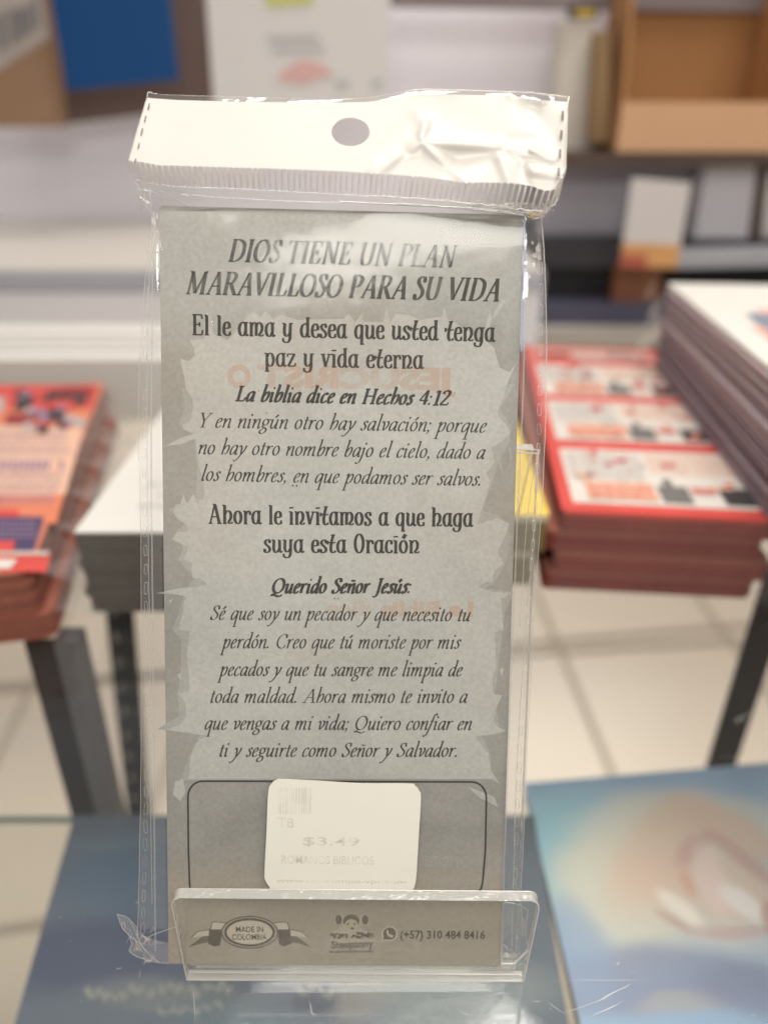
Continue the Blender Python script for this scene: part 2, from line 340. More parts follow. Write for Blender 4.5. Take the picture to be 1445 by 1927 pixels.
def pen_line(font, text, A, B, xh, shear, T, thin, phi, off, capfit=False):
    """ink ribbons for one line of text between world points A and B (its baseline), x-height xh metres"""
    st = layout(font, text)
    sh = lambda p: p[0] + shear * p[1]
    xs = [sh(p) for _, ps, _ in st for p in ps]
    sy = xh / 100.0; L_ = (B - A).length
    k = (L_ / sy) / (max(xs) - min(xs)); x0 = min(xs)
    ex = (B - A).normalized(); ey = EN.cross(ex).normalized()
    mb = MB(); lay = 0
    for kind, ps, wf in st:
        lay += 1; base = A + EN * (off + lay % 9 * 2.0e-6)
        q = [((p[0]) * k, p[1]) for p in ps]
        def W_(x, y): return base + ex * ((x + shear * k * y - x0 * k) * sy) + ey * (y * sy)
        if kind == 'd':
            r = wf; n = 12
            mb.add([W_(q[0][0] + r * math.cos(2 * math.pi * i / n), q[0][1] + r * math.sin(2 * math.pi * i / n)) for i in range(n)], [tuple(range(n))]); continue
        n = len(q); vs = []
        for i in range(n):
            if kind == 'c': a, b = q[i - 1], q[(i + 1) % n]
            else: a, b = q[max(i - 1, 0)], q[min(i + 1, n - 1)]
            th = math.atan2(b[1] - a[1], b[0] - a[0])
            hw = 0.5 * wf * math.hypot(T * math.sin(th - phi), thin * math.cos(th - phi))
            if wf < 1 and kind == 'o': hw = max(hw, thin * 0.55)
            nx, ny = -math.sin(th) * hw, math.cos(th) * hw
            vs += [W_(q[i][0] + nx, q[i][1] + ny), W_(q[i][0] - nx, q[i][1] - ny)]
        m = n if kind == 'c' else n - 1
        mb.add(vs, [(2 * i + 1, 2 * ((i + 1) % n) + 1, 2 * ((i + 1) % n), 2 * i) for i in range(m)])
    return mb
_fc = {}
def sans(text, A, B, hpx_m, off, bold=0.0, mirror=False, nrm=None, wordgap=1.0):
    """built-in sans lettering filling A-B, with capital height hpx_m; returns an MB"""
    cu = bpy.data.curves.new("lettering", 'FONT'); cu.body = text; cu.size = 1.0; cu.offset = bold; cu.resolution_u = 3
    ob = bpy.data.objects.new("lettering", cu); C.objects.link(ob)
    dg = bpy.context.evaluated_depsgraph_get(); me = ob.evaluated_get(dg).to_mesh()
    vs = [v.co.copy() for v in me.vertices]; fs = [tuple(p.vertices) for p in me.polygons]
    ob.evaluated_get(dg).to_mesh_clear(); bpy.data.objects.remove(ob); bpy.data.curves.remove(cu)
    x0 = min(v.x for v in vs); x1 = max(v.x for v in vs); caph = 0.70
    n = nrm or EN; ex = (B - A).normalized(); ey = n.cross(ex).normalized(); L_ = (B - A).length
    mb = MB()
    P = []
    for v in vs:
        u = (v.x - x0) / (x1 - x0)
        if mirror: u = 1 - u
        P.append(A + ex * (u * L_) + ey * (v.y / caph * hpx_m) + n * off)
    mb.add(P, [f[::-1] for f in fs] if mirror else fs)
    return mb

# ================================================================== SETTING: floor, wall
m_floor = solid("floor_tile", (0.80, 0.70, 0.57), 0.35, 0.08, 3.0, 0.5)
m_grout = solid("grout", (0.52, 0.45, 0.36), 0.9, 0.1)
m_wall = solid("shop_wall", (0.60, 0.57, 0.62), 0.8, 0.05, 2.0, 0.2)
FZ = -0.72
mb = MB(); mb.box((-5, -3, FZ - 0.05), (5, 6, FZ)); fl = mb.build("floor", m_floor); fl['kind'] = 'structure'
g = MB()
def strip(a, b, wd, z, ext=3.0):
    a = at_z(*a, FZ); b = at_z(*b, FZ); d = (b - a); d.z = 0; d.normalize(); s = Vector((-d.y, d.x, 0)) * wd / 2
    a = a - d * ext; b = b + d * ext; up = Vector((0, 0, z))
    g.add([a - s + up, b - s + up, b + s + up, a + s + up], [(0, 1, 2, 3)])
for i, (a, b) in enumerate([((1024, 1154), (1152, 1458)), ((1325, 1142), (1405, 1250)), ((0, 1420), (110, 1190)), ((330, 1400), (420, 1150))]):
    strip(a, b, 0.011, 0.004)
for i, (a, b) in enumerate([((1000, 1212), (1445, 1174)), ((985, 1600), (1445, 1530)), ((0, 1290), (300, 1272))]):
    strip(a, b, 0.010, 0.0045)
go = g.build("floor_grout", m_grout); go['kind'] = 'structure'
mb = MB(); mb.box((-4, 4.4, FZ), (4, 4.5, 2.6)); wl = mb.build("back_wall", m_wall); wl['kind'] = 'structure'

# ================================================================== DISPLAY TABLE
m_glass = film("table_glass", haze=0.018, gloss=0.8, rough=0.03, bump=0.0, tint=(0.96, 0.965, 0.955), hazecol=(0.8, 0.8, 0.78))
m_gedge = solid("glass_edge", (0.16, 0.30, 0.26), 0.2, 0.1)
m_post = solid("dark_steel", (0.010, 0.012, 0.010), 0.9, 0.25, 40, 0.1)
m_post2 = solid("grey_steel", (0.13, 0.125, 0.13), 0.8, 0.15, 40, 0.5)
table = thing("display_table", "clear glass display table with dark steel posts under the leaning card", "table", (0, 0.3, FZ))
def slab(x0, x1, y0, y1, z, th, name):
    mb = MB(); P = [Vector((x, y, z)) for x, y in ((x0, y0), (x1, y0), (x1, y1), (x0, y1))]
    mb.prism(P, (0, 0, -th), 0, 1); return mb.build(name, [m_glass, m_gedge], table)
slab(-0.75, 0.75, -0.10, 0.66, 0.0, 0.008, "glass_top")
LZ = -0.135
yb = at_z(60, 1536, LZ).y
slab(-0.75, 0.75, -0.10, yb, LZ, 0.006, "lower_shelf")
def post(pxa, pxb, Y, wpx, pale=None, slots=False):
    a = at_y(pxa[0], pxa[1], Y); b = at_y(pxb[0], pxb[1], Y)
    d = (b - a) / (b.z - a.z)
    top = a + d * (-0.009 - a.z); bot = a + d * (FZ - a.z)
    wv = Vector((wpx / FPX * (Y * math.cos(PITCH) + 0.2 * math.sin(PITCH) + 0.05), 0, 0))
    mb = MB(); dep = Vector((0, 0.003, 0))
    if not slots:
        mb.prism([bot - wv / 2, bot + wv / 2, top + wv / 2, top - wv / 2], dep, 0)
    else:                                        # slotted angle: two rails joined by rungs between the slots
        for s in (-1, 1):
            mb.prism([bot + wv * (s * .5 - .14), bot + wv * (s * .5 + .14), top + wv * (s * .5 + .14), top + wv * (s * .5 - .14)], dep, 0)
        n = 30
        for i in range(n):
            p = bot + (top - bot) * (i / n); q = bot + (top - bot) * ((i + .55) / n)
            mb.prism([p - wv * .36, p + wv * .36, q + wv * .36, q - wv * .36], dep, 0)
        off = Vector((0, .008, 0)); mb.prism([bot - wv * .45 + off, bot + wv * .25 + off, top + wv * .25 + off, top - wv * .45 + off], dep, 1)
    if pale is not None:
        e = wv.normalized() * (pale / FPX * 0.40)
        mb.prism([bot + wv / 2, bot + wv / 2 + e, top + wv / 2 + e, top + wv / 2], Vector((0, 0.012, 0)), 1)
    return mb.build("post", [m_post, m_post2], table)
post((74, 1212), (157, 1529), 0.290, 50, pale=40)
post((226, 1169), (257, 1490), 0.42, 40, slots=True)
post((1450, 1150), (1358, 1441), 0.36, 56)

# fine scratches on the glass, and pale streaks painted for reflections
m_scr = solid("scratch_glint", (0.50, 0.50, 0.48), 0.5, 0.1)
def scratch_glint(a, b, wpx, j=0.0):
    a = at_z(*a, 0.00006); b = at_z(*b, 0.00006); d = b - a; s = Vector((-d.y, d.x, 0)).normalized() * (wpx * M_PX)
    n = 6; L_ = []
    for i in range(n + 1):
        t = i / n; wv = s * math.sin(math.pi * (0.08 + 0.84 * t)) * (0.5 + 0.5 * random.random()); p = a + d * t + s * j * (random.random() - .5)
        L_ += [p - wv / 2, p + wv / 2]
    g = MB(); g.add(L_, [(2 * i, 2 * i + 2, 2 * i + 3, 2 * i + 1) for i in range(n)]); g.build("scratch_glint", m_scr, table)
for a, b, wv in [((1121, 1884), (1187, 1851), 3.0), ((1112, 1913), (1172, 1884), 1.6), ((1058, 1907), (1150, 1875), 1.0), ((1040, 1845), (1230, 1844), .8),
                 ((1030, 1885), (1060, 1908), 1.0), ((1160, 1816), (1166, 1809), 2.2), ((860, 1902), (884, 1912), 1.8), ((1370, 1736), (1378, 1748), 1.6),
                 ((270, 1815), (281, 1802), 1.6), ((262, 1840), (265, 1826), 1.2), ((218, 1824), (230, 1821), 1.4), ((255, 1700), (262, 1697), 1.2),
                 ((364, 1862), (368, 1927), .9), ((582, 1886), (590, 1914), 1.6), ((576, 1900), (600, 1915), 1.0), ((505, 1892), (508, 1887), 1.6),
                 ((763, 1905), (772, 1912), 1.4), ((1402, 1345), (1412, 1338), 1.6), ((1380, 1362), (1404, 1352), 2.0), ((1376, 1358), (1410, 1340), 1.4),
                 ((1318, 1298), (1366, 1330), 1.0), ((1035, 1285), (1262, 1285), 1.2), ((1035, 1306), (1262, 1305), .9), ((1350, 1424), (1445, 1422), .8),  # long level pair are painted reflection streaks on the glass
                 ((1370, 1740), (1445, 1737), .8), ((1000, 1884), (1018, 1885), 1.2)]:
    scratch_glint(a, b, wv, 1.0)
for i in range(16):
    x = random.uniform(0, 1445); y = random.uniform(1690, 1925)
    a = random.uniform(0, 3.14); l = random.uniform(2, 9); scratch_glint((x, y), (x + l * math.cos(a), y + l * math.sin(a) * .7), random.uniform(.6, 1.3))

# ================================================================== PICTURE BOOKS ON THE LOWER SHELF
def pic_mat(name, blobs, base, noise=0.25, scale=9.0):
    """printed cover: soft round areas of colour in object space (metres), over a base colour"""
    m, t, N, L, p = mat(name); tc = N.new('ShaderNodeTexCoord')
    n = N.new('ShaderNodeTexNoise'); n.inputs['Scale'].default_value = scale; n.inputs['Detail'].default_value = 3
    L.new(tc.outputs['Object'], n.inputs['Vector'])
    warp = N.new('ShaderNodeVectorMath'); warp.operation = 'MULTIPLY_ADD'; warp.inputs[1].default_value = (0.03, 0.03, 0)
    L.new(n.outputs['Color'], warp.inputs[0]); L.new(tc.outputs['Object'], warp.inputs[2])
    prev = N.new('ShaderNodeMix'); prev.data_type = 'RGBA'; prev.inputs[6].default_value = tuple(c * (1 - noise) for c in base) + (1,)
    prev.inputs[7].default_value = tuple(min(1, c * (1 + noise)) for c in base) + (1,); L.new(n.outputs[0], prev.inputs[0])
    last = prev.outputs[2]
    for (cx, cyy, rx, ry, col, st, *rest) in blobs:
        mp = N.new('ShaderNodeMapping'); mp.vector_type = 'TEXTURE'
        mp.inputs['Location'].default_value = (cx + .015, cyy + .015, 0); mp.inputs['Scale'].default_value = (rx, ry, 1)
        mp.inputs['Rotation'].default_value = (0, 0, rest[0] if rest else 0)
        L.new(warp.outputs[0], mp.inputs[0])
        ln = N.new('ShaderNodeVectorMath'); ln.operation = 'LENGTH'; L.new(mp.outputs[0], ln.inputs[0])
        mr = N.new('ShaderNodeMapRange'); mr.interpolation_type = 'SMOOTHSTEP'; mr.inputs[1].default_value = 1.25; mr.inputs[2].default_value = 0.55
        mr.inputs[3].default_value = 0; mr.inputs[4].default_value = st
        L.new(ln.outputs['Value'], mr.inputs[0])
        mx = N.new('ShaderNodeMix'); mx.data_type = 'RGBA'; mx.inputs[7].default_value = col + (1,)
        L.new(mr.outputs[0], mx.inputs[0]); L.new(last, mx.inputs[6]); last = mx.outputs[2]
    L.new(last, p.inputs['Base Color']); p.inputs['Roughness'].default_value = 0.45
    return m
ZB = LZ + 0.012
def flat_book(name, corners, m, label, cat, edge):
    P = [at_z(x, y, ZB) for x, y in corners]; c = P[0].copy(); c.z = LZ
    root = thing(name, label, cat, c)
    mb = MB(); mb.prism([p for p in P], (0, 0, -0.0015)); 
    o = mb.build("cover", m, root)
    mb = MB(); cc = sum(P, Vector()) / 4
    mb.prism([p + (cc - p) * .015 + Vector((0, 0, -0.0017)) for p in P], (0, 0, -0.0098)); mb.build("page_block", edge, root)
    return root, P
m_page = solid("page_edges", (0.55, 0.50, 0.44), 0.8, 0.2, 300)
c0 = at_z(985, 1472, ZB)
def rel(px, py, c):
    q = at_z(px, py, ZB) - c; return q.x, q.y
def blobpx(c, px, py, rx, ry, col, st):
    x, y = rel(px, py, c); k = (at_z(px, py, ZB) - CAM).dot(AX_F) / FPX
    return (x, y, rx * k, ry * k * 1.28, col, st)
sky_l = (0.34, 0.50, 0.70)
def blobline(c, xa, ya, xb, yb, wpx, col, st):
    a, b = at_z(xa, ya, ZB), at_z(xb, yb, ZB); d = b - a; m = (a + b) / 2 - c; k = (a - CAM).dot(AX_F) / FPX
    return (m.x, m.y, d.length / 2 + wpx * k * .45, wpx * k * .62, col, st, math.atan2(d.y, d.x))
peach_, rose_, rust_ = (.74, .54, .43), (.57, .34, .33), (.50, .29, .25)
bl = [blobpx(c0, x, y, a, b, col, s_) for x, y, a, b, col, s_ in [
    (1080, 1600, 120, 130, (0.30, 0.54, 0.62), .9), (1320, 1550, 230, 60, (0.64, 0.68, 0.64), .9), (1170, 1680, 120, 110, (0.66, 0.66, 0.56), .9), (1300, 1640, 190, 130, (0.70, 0.66, 0.55), .8),
    (1240, 1840, 280, 50, (0.27, 0.30, 0.44), .8), (1290, 1888, 100, 16, (0.48, 0.46, 0.45), .6), (1420, 1860, 120, 40, (0.24, 0.27, 0.41), .6), (1100, 1780, 60, 80, (0.30, 0.40, 0.58), .7)]]
bl += [blobline(c0, *q) for q in [(1195, 1690, 1310, 1525, 110, peach_, .65), (1310, 1530, 1470, 1600, 80, peach_, .65), (1220, 1660, 1450, 1670, 110, peach_, .55),
    (1288, 1622, 1346, 1574, 26, rose_, .6), (1346, 1572, 1460, 1655, 32, rose_, .65), (1338, 1606, 1362, 1705, 46, (.80, .65, .60), .9), (1262, 1688, 1318, 1738, 36, (.86, .80, .71), .95),
    (1380, 1680, 1434, 1714, 42, (.84, .80, .78), .95), (1298, 1640, 1314, 1684, 20, (.68, .38, .28), .7), (1246, 1722, 1300, 1752, 20, rust_, .55), (1300, 1757, 1450, 1740, 22, rose_, .5), (1455, 1700, 1455, 1750, 30, rust_, .7)]]
m_bl = pic_mat("sky_cover", bl, sky_l, 0.12)
flat_book("picture_book", [(985, 1474), (1480, 1432), (1640, 1990), (1106, 1990)], m_bl,
          "light blue picture book with cream and pink artwork under the glass at right", "book", m_page)
c1 = at_z(140, 1532, ZB)
bl = [blobpx(c1, x, y, a, b, col, s) for x, y, a, b, col, s in [
    (300, 1640, 170, 90, (0.075, 0.13, 0.20), .8), (200, 1800, 190, 60, (0.05, 0.065, 0.13), .8), (330, 1870, 180, 26, (0.17, 0.19, 0.20), .7),
    (600, 1700, 300, 150, (0.05, 0.06, 0.12), .6), (700, 1870, 60, 30, (0.30, 0.26, 0.24), .6), (610, 1860, 50, 26, (0.04, 0.05, 0.09), .8), (880, 1880, 180, 50, (0.22, 0.26, 0.27), .8),
    (450, 1900, 150, 30, (0.10, 0.15, 0.19), .7), (250, 1585, 120, 14, (0.13, 0.18, 0.22), .5)]]
m_db = pic_mat("dusk_cover", bl, (0.105, 0.135, 0.175), 0.2)
flat_book("picture_book", [(140, 1534), (1004, 1534), (1080, 1990), (10, 1990)], m_db,
          "dark slate blue picture book lying under the glass below the card", "book", m_page)
# loose pale script strokes on the dusk cover
m_scrp = solid("pale_script", (.26, .27, .26), .5, .1)
dark_root = bpy.data.objects["picture_book.001"]
def script(x0, y0, x1, y1, amp, n, seed, wpx=5):
    r_ = random.Random(seed); pts = [(x0 + (x1 - x0) * k / n + r_.uniform(-4, 4), y0 + (y1 - y0) * k / n + (amp if k % 2 else -amp) * r_.uniform(.4, 1.2)) for k in range(n + 1)]
    P3 = [at_z(x, y, ZB + .0003) for x, y in spline(pts, 4)]; mb = MB(); vs = []
    for i, p in enumerate(P3):
        d = P3[min(i + 1, len(P3) - 1)] - P3[max(i - 1, 0)]; q = Vector((-d.y, d.x, 0)).normalized() * wpx * .0001 * (1 + .6 * math.sin(i)); vs += [p - q, p + q]
    mb.add(vs, [(2 * i, 2 * i + 2, 2 * i + 3, 2 * i + 1) for i in range(len(P3) - 1)]); mb.build("script_strokes", m_scrp, dark_root)
script(165, 1872, 290, 1868, 13, 12, 1, 9); script(300, 1866, 440, 1856, 13, 14, 2, 9); script(300, 1905, 420, 1893, 8, 9, 3, 6); script(560, 1862, 720, 1852, 18, 9, 4, 9)
# ================================================================== STACKS ON THE GLASS
m_wrapf = film("tight_wrap", haze=0.035, gloss=1.0, rough=0.10, bump=0.8, bscale=70)
m_wrap = film("shrink_wrap", haze=0.14, gloss=1.0, rough=0.12, bump=0.6, bscale=90)
def patch(mb, U, quad, m, z):
    """rectangle on a stack top, in its own u (0..1 across) v (0..1 away) frame"""
    (u0, v0, u1, v1) = quad
    mb.add([U(u0, v0) + Vector((0, 0, z)), U(u1, v0) + Vector((0, 0, z)), U(u1, v1) + Vector((0, 0, z)), U(u0, v1) + Vector((0, 0, z))], [(0, 1, 2, 3)], m)
def stack_frame(org, wid, length, yaw):
    R = Matrix.Rotation(yaw, 3, 'Z'); ex = R @ Vector((wid, 0, 0)); ey = R @ Vector((0, length, 0)); o = Vector(org)
    return lambda u, v, z=0.0: o + ex * u + ey * v + Vector((0, 0, z))
def rounded(U, z, r=0.06, ry=0.03):
    P = []
    for cx, cyy, a0 in ((r, ry, 180), (1 - r, ry, 270), (1 - r, 1 - ry, 0), (r, 1 - ry, 90)):
        for k in range(4):
            a = math.radians(a0 + k * 30); P.append(U(cx + r * math.cos(a), cyy + ry * math.sin(a), z))
    return P
K = {}
def kol(name, col, **kw):
    if name not in K: K[name] = solid(name, col, **kw)
    return K[name]
red = kol("red_print", (0.62, 0.075, 0.06), rough=.5); dred = kol("dark_red_edges", (0.20, 0.035, 0.028), rough=.7, var=.3, scale=250)
brick = kol("brick_red_edges", (0.30, 0.10, 0.065), rough=.7, var=.25, scale=250); white = kol("white_print", (0.66, 0.61, 0.55), rough=.6)
grey = kol("grey_print", (0.16, 0.15, 0.14), rough=.6); lgrey = kol("light_grey_print", (0.45, 0.42, 0.39), rough=.6)
orange = kol("orange_print", (0.68, 0.21, 0.11), rough=.55); peach = kol("peach_print", (0.74, 0.45, 0.32), rough=.6)
navy = kol("navy_print", (0.07, 0.05, 0.12), rough=.5); black = kol("black_print", (0.05, 0.045, 0.045), rough=.5)
yellow = kol("yellow_print", (0.86, 0.62, 0.10), rough=.5); olive = kol("olive_edges", (0.21, 0.16, 0.06), rough=.7, var=.3, scale=200)
cream = kol("cream_edges", (0.62, 0.55, 0.40), rough=.7); purple = kol("mauve_edges", (0.29, 0.215, 0.24), rough=.75, var=.45, scale=420)
pinkish = kol("pink_print", (0.72, 0.42, 0.36), rough=.6)

def words(p, U, u0, u1, v0, v1, rows, m, z, seed, fill=.5):
    """rows of word-sized dashes of print"""
    r_ = random.Random(seed); dv = (v1 - v0) / rows
    for k in range(rows):
        u = u0
        while u < u1:
            l = r_.uniform(.015, .06); patch(p, U, (u, v0 + k * dv, min(u + l, u1), v0 + (k + fill) * dv), m, z); u += l + .012
        if r_.random() < .3: continue
def layers(mb, U, z0, z1, n, r, ry, amp, seed):
    r_ = random.Random(seed); h = (z1 - z0) / n
    for k in range(n):
        d = Vector((r_.uniform(-amp, amp), r_.uniform(-amp, amp), 0))
        mb.prism([p + d for p in rounded(U, z0 + (k + 1) * h - .00012, r, ry)], (0, 0, -(h - .00024)), k % 2)
# red packs of puzzle cards: four packs
RW, RL, RY_ = 0.106, 0.292, -0.10
r0 = Vector((0.088, 0.322, 0)); th = 0.0116
names = ["topmost red wrapped pack of puzzle sheets in the stack beside the card", "second red pack from the top under the puzzle sheets",
         "third red pack from the top of the right stack", "bottom red pack of the right stack resting on the glass"]
for i in range(4):
    z0 = (3 - i) * (th + 0.0004); sh_ = [0.0, -0.002, 0.003, -0.001][i]
    org = r0 + Vector((sh_ + (-0.004 if i > 0 else 0), 0.0015 * (i % 2), z0)); U = stack_frame(org, RW, RL, RY_ + 0.01 * (i % 2))
    t = thing("sheet_pack", names[i], "pack", org, "red packs stacked right of the card")
    mb = MB(); layers(mb, U, 0, th - .0022, 6, .03, .012, .0006, i); mb.build("sheets", [dred, kol("russet_edges", (.30, .065, .045), rough=.7, var=.3, scale=200)], t)
    mb = MB(); mb.prism(rounded(U, th, .03, .012), (0, 0, -0.0021), 0); top = mb.build("top_sheet", red if i == 0 else brick, t)
    if i == 0:
        p = MB(); z = th + 0.0003
        F = lambda a, b, c, d, m, k=0: patch(p, U, (a, b, c, d), m, z + 0.0003 * k)
        rr = random.Random(5)
        for b in range(3):
            v0 = 0.03 + b * 0.28
            F(.06, v0, .95, v0 + .235, 0)
            words(p, U, .09, .46, v0 + .10, v0 + .225, 7, 2, z + .0003, b, .45); words(p, U, .50, .93, v0 + .13, v0 + .225, 5, 3, z + .0003, b + 9, .5)
            F(.14, v0 + .015, .47, v0 + .085, 3, 2); words(p, U, .15, .46, v0 + .02, v0 + .08, 4, 5, z + .0009, b + 20, .35)
            F(.49, v0 + .012, .63, v0 + .075, 1, 2); F(.53, v0 + .075, .57, v0 + .105, 1, 2); F(.78, v0 + .012, .94, v0 + .075, 4, 2); F(.65, v0 + .05, .76, v0 + .075, 6, 2)
            for q in range(14):
                a = rr.uniform(.08, .86); c = v0 + rr.uniform(.01, .21); F(a, c, a + rr.uniform(.02, .09), c + rr.uniform(.006, .018), rr.choice([2, 3, 5, 5, 6]), 3)
        F(.06, .88, .95, .98, 6); F(.10, .90, .32, .93, 4, 1); F(.62, .91, .80, .95, 4, 1); F(.38, .9, .58, .915, 0, 1); words(p, U, .34, .92, .86, .98, 5, 0, z + .0006, 77, .4)
        p.build("printed_blocks", [white, grey, lgrey, peach, black, red, kol("rose_red_print", (.62, .22, .18))], t)
        # clear wrap bunched at the front left corner, and stretched over the front
        wv = MB(); r_ = random.Random(8); G = [[U(-.02 + 1.04 * a / 12, -.012, .001 + th * 1.02 * b / 3 - th * 3 * (1 - b / 3)) + Vector((0, r_.uniform(-.0022, .0006), 0)) for a in range(13)] for b in range(4)]
        wv.add([p for row in G for p in row], [(b * 13 + a, b * 13 + a + 1, b * 13 + a + 14, b * 13 + a + 13) for b in range(3) for a in range(12)])
        wv.build("front_wrap", m_wrapf, t, smooth=True); wv = MB()
        for k in range(5):
            a = U(-.02 - .03 * k, .01 + .02 * k, .002); b = U(-.05, .10 + .15 * k, -.004 * k); c = U(.01, .12 + .15 * k, -.02); wv.add([a, b, c], [(0, 1, 2)])
        wv.build("wrap_fold", m_wrap, t)
# yellow packs
U = None
for i in range(2):
    h = 0.0215; z0 = (1 - i) * (h + 0.0003); org = Vector((-0.022 - .004 * i, 0.327 + 0.002 * i, z0)); U = stack_frame(org, 0.105, 0.20, -0.02)
    t = thing("card_pack", ["upper yellow card pack half hidden behind the bag's right edge", "lower yellow card pack on the glass behind the bag's right edge"][i], "pack", org, "yellow packs behind the bag")
    mb = MB(); mb.prism(rounded(U, h - 0.004, .02, .01), (0, 0, -(h - 0.004))); mb.build("cards", olive, t)
    mb = MB(); mb.prism(rounded(U, h, .02, .01), (0, 0, -0.0038), 0, 1); mb.build("top_card", [yellow, cream], t)
# white paper ream
org = Vector((-0.146, 0.302, 0)); U = stack_frame(org, 0.115, 0.27, 0.0); h = 0.0468
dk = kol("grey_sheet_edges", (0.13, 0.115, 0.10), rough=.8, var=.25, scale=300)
t = thing("paper_stack", "white leaflet stack with small faint text left of the card", "leaflets", org)
mb = MB()
for k in range(9):
    j = 0.0009 * math.sin(k * 2.3); U2 = stack_frame(org + Vector((j, 0.0008 * math.cos(k * 1.7), 0)), 0.115, 0.27, 0)
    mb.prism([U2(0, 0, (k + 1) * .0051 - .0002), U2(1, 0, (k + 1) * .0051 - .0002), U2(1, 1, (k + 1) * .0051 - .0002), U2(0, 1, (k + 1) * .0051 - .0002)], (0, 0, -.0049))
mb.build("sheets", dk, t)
mb = MB(); mb.prism([U(0, 0, h), U(1, 0, h), U(1, 1, h), U(0, 1, h)], (0, 0, -0.0008)); mb.build("top_sheet", kol("white_paper", (0.70, 0.675, 0.62), rough=.7, var=.03), t)
p = MB()
for k, (a, b) in enumerate([(.30, .75), (.35, .6), (.28, .8), (.33, .7), (.4, .66), (.3, .74), (.36, .62)]):
    v = .09 + .045 * k + (.06 if k > 2 else 0); words(p, U, a - .1, b, v, v + .018, 1, 0, h + .0003, k, .55)
patch(p, U, (.42, .55, .95, .80), 1, h + .0003); patch(p, U, (.52, .50, .95, .56), 2, h + .0003)
p.build("printed_text", [lgrey, orange, grey], t)
# second white pack at the back left
org = Vector((-0.43, 0.565, 0)); U = stack_frame(org, 0.34, 0.11, 0.0); h = 0.05
t = thing("paper_stack", "low pack of white leaflets behind the red magazines", "leaflets", org)
mb = MB(); mb.prism([U(0, 0, h), U(1, 0, h), U(1, 1, h), U(0, 1, h)], (0, 0, -h)); mb.build("sheets", K["white_paper"], t)
p = MB()
for k in range(3): patch(p, U, (.2, .2 + .2 * k, .85, .27 + .2 * k), 0, h + .0003)
p.build("printed_text", [lgrey], t)
# red magazines at left
org = Vector((-0.345, 0.285, 0)); yaw = 0.20
mags = [("topmost red and orange magazine pack at the left edge", 0.024), ("lower red pack under the orange magazines at left", 0.013)]
for i, (lb, h) in enumerate(mags):
    z0 = 0.0135 if i == 0 else 0.0; o2 = org + Vector((0.004 * (1 - i) - .004, .002 * i, z0)); U = stack_frame(o2, 0.20, 0.27, yaw)
    # right front corner stays put
    o2 = o2 + (Vector((-0.161 + .005 * i, 0.283, z0)) - U(1, 0, 0)); U = stack_frame(o2, 0.20, 0.27, yaw)
    t = thing("magazine_pack", lb, "magazines", o2, "red magazine packs at left")
    mb = MB(); layers(mb, U, 0, h - .0014, 6, .03, .02, .0007, i + 40); mb.build("sheets", [brick, kol("clay_edges", (.22, .075, .05), rough=.7, var=.3, scale=200)], t)
    mb = MB(); mb.prism(rounded(U, h, .03, .02), (0, 0, -0.0012)); mb.build("cover", [kol("salmon_print", (.60, .20, .13)) if i == 0 else brick], t)
    if i == 0:
        p = MB(); z = h + .0003
        F = lambda a, b, c, d, m, k=0: patch(p, U, (a, b, c, d), m, z + 0.0003 * k)
        ZT = z0 + h
        def Q(x0, y0, x1, y1, m, k=1, sk=0.0):
            p.add([at_z(x, y, ZT + .00025 * k) for x, y in ((x0 - sk * (y1 - y0), y1), (x1 - sk * (y1 - y0), y1), (x1, y0), (x0, y0))], [(0, 1, 2, 3)], m)
        r_ = random.Random(2)
        Q(-60, 724, 186, 768, 0, 1, .25); Q(-60, 768, 170, 800, 3, 1, .25); Q(-60, 800, 160, 930, 6, 1, .28); Q(10, 930, 122, 985, 3, 1, .28); Q(-60, 1046, 96, 1076, 0, 1, .28)
        for x0, y0, x1, y1, m in [(34, 744, 66, 772, 5), (48, 738, 92, 768, 0), (96, 734, 170, 758, 5), (120, 728, 178, 742, 10), (14, 778, 62, 800, 10), (96, 768, 126, 792, 5), (74, 798, 94, 814, 5), (60, 770, 100, 790, 8), (-20, 748, 12, 776, 7), (100, 752, 140, 772, 0)]:
            Q(x0, y0, x1, y1, m, 2 + r_.randint(0, 2), .3)
        for q in range(26): x = r_.uniform(10, 150); y = r_.uniform(732, 800); Q(x, y, x + r_.uniform(6, 26), y + r_.uniform(4, 14), r_.choice([5, 10, 0, 8, 7]), 3 + q % 3, .3)
        for k in range(18):
            y = 808 + k * 8; x = -30
            if 862 < y < 888: continue
            while x < 128 - k * 1.6: l = r_.uniform(5, 18); Q(x, y, x + l, y + 3.2, 8 if k % 3 else 7, 2); x += l + 4
        for x in range(-10, 96, 11): Q(x, 866, x + 8, 884, 8, 2, .3)
        Q(112, 866, 120, 884, 8, 2); Q(-60, 972, 84, 1036, 1, 2, .3); Q(-60, 958, 36, 972, 0, 3); Q(-60, 1018, 30, 1038, 0, 3, .3)
        for k in range(4):
            for x in range(-20, 64, 9): Q(x, 980 + k * 9, x + 6, 984 + k * 9, 8, 3)
        for x in range(-10, 90, 8): Q(x, 1037, x + 6, 1044, 2, 3)
        Q(-40, 1052, 34, 1070, 2, 3, .8)
        p.build("printed_blocks", [red, navy, white, orange, grey, black, peach, lgrey, kol("mauve_print", (.30, .20, .28)), kol("salmon_print", (.60, .20, .13)), kol("wine_print", (.28, .04, .04))], t)
    wv = MB()
    for k in range(6):
        wv.add([U(1.0, .02 + .15 * k, h * .9), U(1.10 + .03 * (k % 2), .03 + .15 * k, h * .3), U(1.06, .17 + .15 * k, h * .2), U(1.0, .17 + .15 * k, h)], [(0, 1, 2, 3)])
    wv.build("wrap_fold", m_wrap, t)
